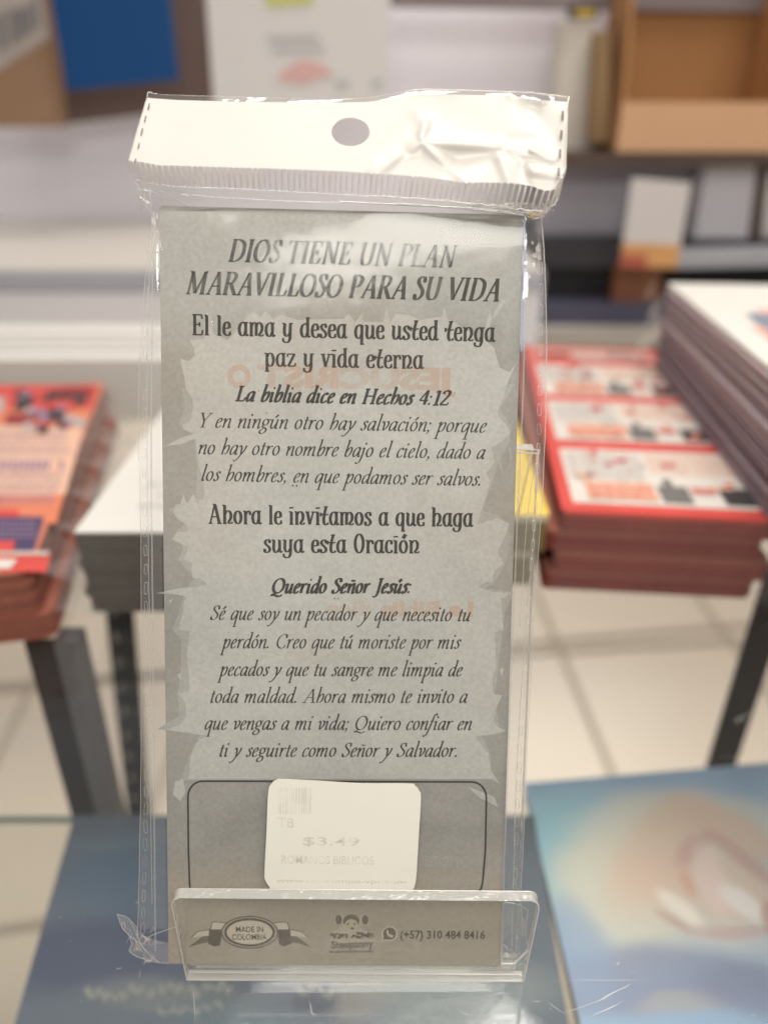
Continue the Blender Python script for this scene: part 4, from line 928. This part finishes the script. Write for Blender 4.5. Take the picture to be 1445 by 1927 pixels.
sans("Mensajes de Amor Para el Corazón", on_card(620, 1792.5), on_card(702, 1791.5), 4.6 * M_PX, OFF, bold=.02).build("strapline", ink("strap_ink", (.05, .04, .035)), lg_o)

# ================================================================== PLASTIC BAG
m_film = film("bag_film", haze=0.030, gloss=0.6, rough=0.13, bump=0.35, bscale=35)
m_side = film("bag_side_film", haze=0.085, gloss=1.5, rough=0.08, bump=0.5, bscale=80)
m_head = None
bag = thing("plastic_bag", "clear plastic header bag with white hang strip wrapped round the prayer card", "bag", CARD0 + EN * .002)
Ledge = [(289,399),(289,420),(283,455),(278,489),(272,540),(268,600),(263,680),(261,760),(261,842),(264,946),(266,1050),(266,1200),(266,1396),(265,1500),(263,1603),(261,1700),(259,1748)]
Redge = [(1019,403),(1019,420),(1023,470),(1026,540),(1028,650),(1027,760),(1024,850),(1019,960),(1012,1050),(1005,1150),(1001,1250),(995,1340),(990,1440),(986,1540),(983,1620),(980,1680),(984,1760)]
Lin = [(300, y) if False else (300 + 18 * (y - 387) / 1425.0 - 3, y) for _, y in Ledge]
Rin = [(985 - 43 * (y - 405) / 1410.0 + 3, y) for _, y in Redge]
FO = 0.0016
# front film: over the card
mb = MB(); n = len(Ledge); cols = 12; vs = []
for i in range(n):
    for j in range(cols + 1):
        t = j / cols; x = Lin[i][0] * (1 - t) + Rin[i][0] * t; y = Lin[i][1] * (1 - t) + Rin[i][1] * t
        vs.append(on_card(x, y, FO + .0009 * math.sin(math.pi * t) + .0003 * math.sin(7 * t + i)))
vs += [on_card(318 - 3 + (627) * j / cols, 1818, FO * .6) for j in range(cols + 1)]
mb.add(vs, [(i * (cols + 1) + j, (i + 1) * (cols + 1) + j, (i + 1) * (cols + 1) + j + 1, i * (cols + 1) + j + 1) for i in range(n) for j in range(cols)])
mb.build("front_film", m_film, bag, smooth=True)
# side margins, slightly pleated, from the card edge to the seam
for E_, I_, lastp in ((Ledge, Lin, (262, 1795)), (Redge, Rin, (972, 1822))):
    mb = MB(); vs = []; k = 4
    for i in range(n):
        for j in range(k + 1):
            t = j / k; x = I_[i][0] * (1 - t) + E_[i][0] * t; y = I_[i][1] * (1 - t) + E_[i][1] * t
            vs.append(on_card(x, y, FO * (1 - t) + (.0006 if j % 2 else 0) + .0004 * math.sin(i * 1.9 + j)))
    mb.add(vs, [(i * (k + 1) + j, (i + 1) * (k + 1) + j, (i + 1) * (k + 1) + j + 1, i * (k + 1) + j + 1) for i in range(n - 1) for j in range(k)])
    mb.build("side_film", m_side, bag, smooth=True)
# cut edges and gusset folds, as pale tubes painting the light they catch
def jit(pts, a): return [(x + random.uniform(-a, a), y) for x, y in pts]
def edge_line(pts, r, off=.0006, m=None, name="film_edge_glint", sp=4, jt=0.4):
    P2 = jit(spline(pts, sp), jt); mb = MB(); mb.tube([on_card(x, y, off) for x, y in P2], r, k=5); return mb.build(name, m or m_line, bag)
m_line = film("pale_edge_glint", haze=0.30, gloss=1.6, rough=0.2, bump=0, hazecol=(.90, .87, .80))
m_fold = film("fold_clear", haze=0.22, gloss=1.4, rough=0.15, bump=0, hazecol=(.85, .84, .82))
m_blue = film("cool_fold", haze=0.55, gloss=1.0, rough=0.2, bump=0, hazecol=(.55, .68, .95))
edge_line(Redge[:8], .00016, name="right_edge_glint"); edge_line(Redge[7:], .00010, name="right_edge_glint"); edge_line(Ledge[:4], .00014, name="left_edge_glint"); edge_line(Ledge[3:], .00008, name="left_edge_glint")
edge_line([(986, 402), (987, 480), (984, 560), (981, 660)], .00030, off=.0012, m=m_blue, name="gusset_fold")
edge_line([(987, 402), (989, 520), (986, 660), (983, 760), (979, 845)], .00022, off=.0008, m=m_fold, name="gusset_fold")
edge_line([(978, 850), (972, 1000), (962, 1250), (951, 1550), (943, 1800)], .00028, off=.0008, m=m_fold, name="gusset_fold")
edge_line([(1012, 850), (1004, 990), (994, 1120), (983, 1260), (972, 1440), (968, 1560), (962, 1800)], .00012, off=.0004, name="gusset_fold")
edge_line([(1008, 868), (998, 925), (990, 990), (984, 1080), (978, 1180)], .00018, off=.0004, m=m_fold, name="gusset_fold")
edge_line([(292, 405), (288, 520), (286, 700), (285, 900), (288, 1150), (290, 1400), (291, 1600), (293, 1790)], .00022, off=.0008, m=m_fold, name="gusset_fold")
edge_line([(284, 470), (279, 600), (277, 760), (279, 1000), (283, 1250), (284, 1500), (287, 1700)], .00010, off=.0004, name="gusset_fold")
# perforations: small capsule rings punched along both seams
def capsule(cx, cyy, hw, hh, ang=0.0, off=.0009, parent=bag, m=None, P0=None, r=.00009):
    pts = []
    for k in range(7):
        a = math.pi * k / 6; pts.append((hw * math.cos(a), -(hh - hw) - hw * math.sin(a)))
    for k in range(7):
        a = math.pi + math.pi * k / 6; pts.append((hw * math.cos(a), (hh - hw) - hw * math.sin(a)))
    ca, sa = math.cos(ang), math.sin(ang)
    return [(cx + x * ca - y * sa, cyy + x * sa + y * ca) for x, y in pts]
def interp(tab, y):
    for (xa, ya), (xb, yb) in zip(tab, tab[1:]):
        if ya <= y <= yb: return xa + (xb - xa) * (y - ya) / (yb - ya)
    return tab[-1][0] if y > tab[-1][1] else tab[0][0]
Rp = [(1012,430),(1014,468),(1016,506),(1018,544),(1017,583),(1017,621),(1017,659),(1016,697),(1015,735),(1014.5,771),(1014,808),(1012.8,844),(1011.7,882),(1009,918),(1007.6,955),(1004,989),(1001.7,1026),(999,1062),(997,1098),(995,1133),(993,1168),(990,1206),(988,1239),(986,1273),(984,1307),(981.6,1341),(980,1376),(978,1411),(976.8,1445),(975,1479),(973.5,1513),(972.5,1546),(971.5,1579),(970.5,1613),(969.5,1645),(968,1672)]
Lp = [(276,548),(274.5,585),(273.6,624),(273.4,666),(272.6,742),(272.6,779),(272,815),(272,852.6),(272,890),(272.4,927),(273,963),(273.6,1000),(274.3,1036),(275,1071),(275.4,1107),(275.4,1143),(275.4,1179),(275.4,1215),(276,1251),(276,1284),(276,1319),(276.5,1353),(277,1387),(276.5,1425),(276,1458),(275.5,1489),(275,1522),(274.5,1556),(274,1589),(273,1620),(272,1653),(271,1686),(270,1718),(269,1747)]
for tab in (Rp, Lp):
    for i, (x, y) in enumerate(tab):
        pts = capsule(x, y, random.uniform(2.4, 3.4), random.uniform(9.0, 11.5), random.uniform(-.08, .08)); rr = random.uniform(.00006, .0001)
        if tab is Lp: rr *= .8
        mb = MB(); mb.tube([on_card(a, b, .0009) for a, b in pts], rr, k=5, closed=True)
        mb.build("perforation", m_line if random.random() < .75 else m_fold, bag)
# ---------------------------------------------------------------- header: white strip, clear rim, pleats
def pl(tab, x):
    if x <= tab[0][0]: return tab[0][1]
    for (xa, ya), (xb, yb) in zip(tab, tab[1:]):
        if x <= xb: t = (x - xa) / (xb - xa); return ya + (yb - ya) * t
    return tab[-1][1]
# rows as functions of u (0..1): pixel polylines
ROW_RIM = [(279, 173), (300, 178), (430, 182), (640, 187), (690, 184), (790, 168), (850, 169), (1000, 174), (1070, 183)]
ROW_TOP = [(277, 184), (330, 188), (460, 192), (640, 193), (690, 192), (790, 178), (860, 178), (960, 180), (1010, 188), (1068, 192)]
ROW_BOT = [(242, 302), (262, 304), (300, 311), (370, 313), (480, 316), (640, 322), (720, 327), (800, 333), (870, 343), (960, 344), (1000, 350), (1025, 359), (1042, 357), (1056, 336), (1064, 318)]
ROW_PLT = [(252, 336), (285, 346), (340, 352), (420, 354), (640, 366), (760, 372), (840, 378), (905, 384), (960, 392), (1000, 396), (1030, 400), (1050, 372)]
ROW_NECK = [(289, 408), (320, 392), (420, 392), (640, 398), (800, 402), (900, 404), (985, 408), (1019, 412)]
def rowpt(row, u):
    x = row[0][0] + (row[-1][0] - row[0][0]) * u; return x, pl(row, x)
def dz_head(x, y):
    """creases of the crumpled right end, in metres towards the camera"""
    def seg(ax, ay, bx, by, wd, h):
        dx, dy = bx - ax, by - ay; t = max(0, min(1, ((x - ax) * dx + (y - ay) * dy) / (dx * dx + dy * dy)))
        d = math.hypot(x - ax - t * dx, y - ay - t * dy); return h * math.exp(-(d / wd) ** 2) * (1 - .5 * t)
    up = [seg(793, 262, 801, 230, 9, .0026), seg(793, 266, 706, 322, 12, .0017), seg(796, 266, 945, 276, 11, .0021), seg(796, 268, 876, 340, 11, .0021),
          seg(793, 266, 768, 284, 9, .0022), seg(1000, 283, 1040, 300, 8, .0022), seg(1040, 300, 946, 278, 9, .0013), seg(940, 296, 960, 345, 12, .0018), seg(1020, 190, 960, 178, 9, .0014), seg(1000, 320, 1055, 330, 12, .0018), seg(706, 322, 712, 338, 6, .0010)]
    dn = [seg(860, 306, 925, 292, 26, .0024), seg(1000, 205, 1040, 262, 22, .0014), seg(762, 288, 740, 330, 15, .0011), seg(960, 262, 1040, 258, 10, .0007), seg(770, 232, 722, 284, 18, .0008), seg(985, 318, 990, 340, 12, .0012), seg(835, 215, 905, 240, 40, .0008)]
    r = max(up) - max(dn)
    return r
def head_pt(u, v):
    """v: 0 rim .. 1 top of white .. 2 bottom of white .. 3 bottom of pleats .. 4 neck"""
    rows = [ROW_RIM, ROW_TOP, ROW_BOT, ROW_PLT, ROW_NECK]; dep = [.1895, .1890, .1830, .1865, .1922]
    i = min(3, int(v)); t = v - i; a = rowpt(rows[i], u); b = rowpt(rows[i + 1], u)
    x = a[0] * (1 - t) + b[0] * t; y = a[1] * (1 - t) + b[1] * t; d = dep[i] * (1 - t) + dep[i + 1] * t
    if 1 < v < 3: d -= .0012 * math.sin(math.pi * (v - 1) / 2) 
    k = 1.0 if v <= 2.4 else max(0.0, (3 - v) / .6)
    return x, y, d - dz_head(x, y) * k + .0006 * math.sin(u * 9 + v)
def head_grid(v0, v1, nu, nv, name, m, hole=None, thick=0.0):
    vs = []; px = []
    for j in range(nv + 1):
        for i in range(nu + 1):
            x, y, d = head_pt(i / nu, v0 + (v1 - v0) * j / nv); px.append([x, y, d])
    fs = [(j * (nu + 1) + i, (j + 1) * (nu + 1) + i, (j + 1) * (nu + 1) + i + 1, j * (nu + 1) + i + 1) for j in range(nv) for i in range(nu)]
    if hole:
        cx, cyy, rx, ry = hole; inside = lambda p: ((p[0] - cx) / rx) ** 2 + ((p[1] - cyy) / ry) ** 2
        keep = [f for f in fs if inside([sum(px[k][q] for k in f) / 4 for q in (0, 1)]) > 1.0]
        gone = {k for f in fs if f not in set(keep) for k in f}; used = {k for f in keep for k in f}
        for k in gone & used:
            s = inside(px[k]) ** .5
            if s > .01: px[k][0] = cx + (px[k][0] - cx) / s; px[k][1] = cyy + (px[k][1] - cyy) / s
        fs = keep
    vs = [at_t(*p) for p in px]
    used = sorted({k for f in fs for k in f}); mp = {k: i for i, k in enumerate(used)}
    return build(name, [vs[k] for k in used], [tuple(mp[k] for k in f) for f in fs], m, bag, smooth=True)
def head_mat():
    m, t, N, L, p = mat("white_hang_strip"); p.inputs['Base Color'].default_value = (.62, .605, .57, 1); p.inputs['Roughness'].default_value = .5
    p.inputs['Coat Weight'].default_value = .22; p.inputs['Coat Roughness'].default_value = .2
    tl = N.new('ShaderNodeBsdfTranslucent'); tl.inputs[0].default_value = (.9, .86, .78, 1)
    mx = N.new('ShaderNodeMixShader'); mx.inputs[0].default_value = .22; L.new(p.outputs[0], mx.inputs[1]); L.new(tl.outputs[0], mx.inputs[2])
    L.new(mx.outputs[0], N["Material Output"].inputs[0])
    tc = N.new('ShaderNodeTexCoord'); n = N.new('ShaderNodeTexNoise'); n.inputs['Scale'].default_value = 30; L.new(tc.outputs['Object'], n.inputs['Vector'])
    b = N.new('ShaderNodeBump'); b.inputs['Strength'].default_value = .25; b.inputs['Distance'].default_value = .002; L.new(n.outputs[0], b.inputs['Height']); L.new(b.outputs[0], p.inputs['Normal'])
    return m
m_head = head_mat()
m_neck = film("neck_film", haze=0.015, gloss=1.2, rough=0.10, bump=0.9, bscale=120)
m_pleat = film("pleat_film", haze=0.03, gloss=1.3, rough=0.10, bump=0.5, bscale=140)
head_grid(1, 2, 230, 46, "hang_strip", m_head, hole=(659.5, 248.5, 35.5, 26.5))
head_grid(0, 1, 120, 3, "top_rim", m_side)
head_grid(2, 3, 160, 8, "pleated_strip", m_pleat)
head_grid(3, 4, 120, 6, "neck_film", m_neck)
# pleats: pressed ribs across the strip
mb = MB(); mb2 = MB(); nr = 73
for i in range(nr):
    u = (i + .7) / (nr + .3); pts = [at_t(*[c - (.0002 if q == 2 else 0) for q, c in enumerate(head_pt(u + .0012 * math.sin(i), v))]) for v in (2.02, 2.25, 2.5, 2.75, 2.97)]
    rr = random.uniform(.75, 1.2); (mb if (i < 22 or i > 46) else mb2).tube(pts, [.00022 * rr, .00026 * rr, .00022 * rr, .0002 * rr, .00012 * rr], k=5)
mb.build("pleat_ribs", film("pleat_rib", haze=.75, gloss=1.5, rough=.2, bump=0, hazecol=(.95, .92, .84)), bag); mb2.build("pleat_ribs", m_fold, bag)
# rims of the header film
def head_tube(name, us_vs, r, m, jt=.0):
    mb = MB(); pts = []
    for u, v in us_vs:
        x, y, d = head_pt(u, v); pts.append(at_t(x + random.uniform(-jt, jt), y + random.uniform(-jt, jt), d - .0002))
    mb.tube(pts, r, k=5); return mb.build(name, m, bag)
head_tube("rim_edge", [(i / 60 * .62, 0) for i in range(61)], .00007, m_fold); head_tube("rim_edge", [(.62 + i / 40 * .38, 0) for i in range(41)], .00016, m_bright, .4)
head_tube("rim_edge", [(1, i / 20 * 2) for i in range(21)], .00017, m_bright, .5); head_tube("rim_edge", [(0, i / 20 * 2.2) for i in range(21)], .00013, m_line, .5)
head_tube("rim_edge", [(1, 2 + i / 12 * 2) for i in range(13)], .00016, m_line, 1.0); head_tube("rim_edge", [(0, 2 + i / 12 * 2) for i in range(13)], .00016, m_line, .8)
head_tube("rim_edge", [(.0 + i / 50 * .66, 3.0) for i in range(51)], .00009, m_fold, .3); head_tube("rim_edge", [(.55 + i / 50 * .45, 3.02) for i in range(51)], .00018, m_bright, 1.6)
head_tube("rim_edge", [(.62 + i / 40 * .36, 3.45 - .25 * (i / 40 - .5) ** 2) for i in range(41)], .00016, m_bright, .8)
# hole rim and header perforations
mb = MB(); hp = []
for k in range(40):
    a = 2 * math.pi * k / 40; x, y = 659.5 + 36.5 * math.cos(a), 248.5 + 27.5 * math.sin(a)
    u = .5; hp.append(at_t(x, y, .1858 - .0002 + .006 * (248 - y) / 130 * .9))
mb.tube(hp, .00008, closed=True, k=5); mb.build("hang_hole_rim", m_line, bag)
m_slot = film("slot_shadow", haze=.75, gloss=.2, rough=.4, bump=0, hazecol=(.16, .14, .12))
def hdepth(x, y):
    best = None
    for j in range(41):
        v = j / 20
        for u in ((0, .02, .04, .06) if x < 600 else (.94, .96, .98, 1.0)):
            q = head_pt(u, v); e = abs(q[0] - x) + abs(q[1] - y)
            if best is None or e < best[0]: best = (e, q[2])
    return best[1]
for x, y, hw, hh, an, kind in [(280.5, 200.5, 2, 7, .22, 0), (274, 224, 2, 7, .22, 0), (267.5, 248, 2, 8, .22, 0), (261.5, 276, 2, 7.5, .2, 0), (255, 304, 2, 6, .2, 0),
                         (1058, 218, 3, 10.5, .06, 1), (1055.5, 254, 3, 10, .06, 1), (1053, 290, 3, 10, .06, 1), (1050.5, 324, 3, 9.5, .06, 1), (1048, 350, 1.6, 6, .25, 1)]:
    d = hdepth(x, y) - (.0014 if kind else .0006); c = capsule(x, y, hw, hh, an); pts = [at_t(a, b, d) for a, b in c]
    mb = MB(); mb.add([at_t(a, b, d + .0002) for a, b in capsule(x, y, hw * .8, hh * .92, an)], [tuple(range(14))], 0); mb.tube(pts, .00008 if kind else .00005, m=1, closed=True, k=5)
    mb.build("perforation", [m_slot, m_bright], bag)
# crumpled knots at the neck corners
def crumple(cx, cyy, d, rx, ry, n, name, seed, m=None):
    r_ = random.Random(seed); mb = MB(); mt = MB()
    for k in range(n):
        P3 = [(cx + r_.uniform(-rx, rx), cyy + r_.uniform(-ry, ry), d + r_.uniform(-.003, .003)) for _ in range(3)]
        W3 = [at_t(*p) for p in P3]; mb.add(W3, [(0, 1, 2)]); mt.tube([W3[0], (W3[0] + W3[1]) / 2 + EN * .0004, W3[1]], .00011, k=5)
    mb.build(name, m_side, bag); mt.build(name + "_crease", m_line, bag)
crumple(1020, 395, .1895, 26, 16, 9, "neck_fold", 4); crumple(272, 368, .189, 14, 30, 5, "neck_fold", 5)
crumple(940, 390, .188, 70, 8, 8, "neck_fold", 9)
for pts, r, m in [([(256,348,.1855),(268,372,.188),(284,400,.1915),(287,420,.192)], .00016, m_line), ([(262,356,.1868),(290,362,.1885),(308,378,.1905),(300,392,.192)], .0001, m_line),
                  ([(300,358,.187),(330,372,.189),(352,386,.191)], .00009, m_fold), ([(340,366,.188),(420,372,.189),(520,378,.1895),(640,382,.1895)], .00012, m_fold), ([(640,380,.1895),(760,386,.1895),(860,392,.1898),(985,405,.191)], .00022, m_bright),
                  ([(880,386,.188),(905,378,.187),(930,392,.188),(955,384,.187),(985,398,.189)], .00014, m_bright), ([(1060,330,.183),(1040,372,.1855),(1022,404,.190),(1000,412,.192)], .0002, m_line), ([(1046,340,.184),(1032,366,.1855),(1036,384,.187)], .00014, m_bright), ([(992,396,.1895),(1010,404,.190),(1034,396,.189)], .00016, m_bright)]:
    P3 = spline(pts, 6); mb = MB(); mb.tube([at_t(*p) for p in P3], r, k=5); mb.build("neck_crease", m, bag)
# torn tail of film at the bottom left corner
tail = [(259,1748),(252,1738),(240,1726),(221,1720),(226,1735),(232,1748),(245,1763),(247,1778),(244,1790),(256,1799),(272,1805),(296,1811),(318,1813),(318,1775),(286,1766),(270,1760)]
vs = [on_card(x, y, .002 + .004 * math.sin(i * 1.7) ** 2 + .0012 * math.cos(i * 2.9)) for i, (x, y) in enumerate(tail)]
ctr = on_card(266, 1780, .0035); mb = MB(); mb.add(vs + [ctr], [(i, (i + 1) % len(vs), len(vs)) for i in range(len(vs))])
r_ = random.Random(21)
for k in range(16):                               # small crumpled facets of film
    x, y = r_.uniform(244, 300), r_.uniform(1752, 1806)
    if y > 1795 and x < 262: continue
    mb.add([on_card(x + r_.uniform(-12, 12), y + r_.uniform(-10, 10), r_.uniform(.001, .006)) for _ in range(3)], [(0, 1, 2)])
mb.build("torn_corner", film("crumpled_film", haze=.13, gloss=1.8, rough=.12, bump=.8, bscale=200), bag)
for pts, r in [(tail[3:13], .0001), (tail[0:4], .00006), ([(259,1748),(262,1770),(280,1795),(300,1811)], .00012), ([(245,1763),(258,1772),(252,1790)], .0001), ([(276,1765),(300,1755),(332,1744)], .0001), ([(270,1760),(262,1772),(275,1790)], .0001)]:
    edge_line(pts, r, off=.004, name="torn_edge", sp=5, jt=.5)
mb = MB(); mb.tube([on_card(a, b, .0045) for a, b in capsule(233, 1742, 2.6, 7, -.1)], .0001, closed=True, k=5); mb.build("perforation", m_line, bag)
# folded corner at the bottom right, behind the lip
for pts, r, m in [([(968,1813),(980,1801),(997,1784)], .00034, m_bright), ([(942,1818),(958,1822),(968,1813)], .00016, m_line), ([(950,1795),(954,1799)], .0006, m_bright), ([(944,1818),(942,1800),(947,1778),(955,1786)], .00016, m_line),
                  ([(968,1813),(990,1796),(992,1814),(975,1812)], .00012, m_line), ([(993,1713),(990,1735),(989,1765),(997,1784)], .00014, m_line), ([(945,1700),(955,1699),(975,1702),(993,1713)], .0001, m_line), ([(984,1728),(987,1735),(985,1745),(982,1738),(984,1728)], .0001, m_line)]:
    edge_line(pts, r, off=.0022, m=m, name="corner_fold", sp=5, jt=.3)
# small glints of creased film over the print
for pts in [[(818,838),(826,860),(832,880)], [(938,868),(943,880),(945,893)], [(958,840),(961,862),(957,885)], [(846,925),(852,945),(858,965)], [(300,448),(305,470)], [(395,590),(400,612)], [(848,640),(852,650)]]:
    edge_line(pts, [.00003, .00012, .00012, .00012, .00012, .00012, .00012, .00012, .00012, .00012, .00003][:len(spline(pts, 4))], off=.0026, m=m_fold, name="film_crease", sp=4, jt=.2)

# price sticker on the film
st = [(512, 1474), (520, 1468), (532, 1466.5), (600, 1470), (680, 1474.5), (768, 1475), (781, 1479), (789, 1489), (792, 1502), (788, 1570), (784, 1640), (781, 1664), (776, 1675), (766, 1677), (640, 1676), (520, 1674), (507, 1668), (499, 1655), (498, 1640), (502, 1560), (505, 1490)]
SO = .0030
m_stk = solid("sticker_paper", (0.69, 0.665, 0.585), .6, .03, 40)
bm = bmesh.new(); fv = [bm.verts.new(on_card(x, y, SO + .0005 * math.sin((x - 498) / 294 * 3.14)) - rootof(bag)) for x, y in spline(st, 4, True)]; f = bm.faces.new(fv)
e = bmesh.ops.extrude_face_region(bm, geom=[f]); ev = [g_ for g_ in e['geom'] if isinstance(g_, bmesh.types.BMVert)]
bmesh.ops.translate(bm, verts=ev, vec=EN * -.0003); bmesh.ops.triangulate(bm, faces=[q for q in bm.faces if len(q.verts) > 4]); bmesh.ops.recalc_face_normals(bm, faces=bm.faces)
me = bpy.data.meshes.new("price_sticker"); bm.to_mesh(me); bm.free(); me.materials.append(m_stk)
stk = bpy.data.objects.new("price_sticker", me); C.objects.link(stk); stk.parent = bag
m_fp = ink("faded_thermal_ink", (0.46, 0.42, 0.34), base=.70, fade=.92, scale=200)
SP = SO + .0009
for tx, a, b, h in [("TB", (523, 1556), (553, 1557), 19), ("$3.49", (570, 1590), (676, 1592), 17), ("ROMANOS BIBLICOS", (530, 1625), (703, 1627), 17), ("www.novcompo-vpr.com", (520, 1660), (764, 1663), 8)]:
    sans(tx, on_card(*a, SP), on_card(*b, SP), h * M_PX, .00002, bold=.004).build("sticker_text", m_fp, stk)
mb = MB(); x = 524
while x < 588:
    wv = random.choice([.8, 1.2, 2.0]); mb.add([on_card(x, 1532, SP), on_card(x + wv, 1532, SP), on_card(x + wv + 1, 1482, SP), on_card(x + 1, 1482, SP)], [(0, 1, 2, 3)]); x += wv + random.choice([1.4, 2.2, 3.4])
mb.build("barcode", m_fp, stk)
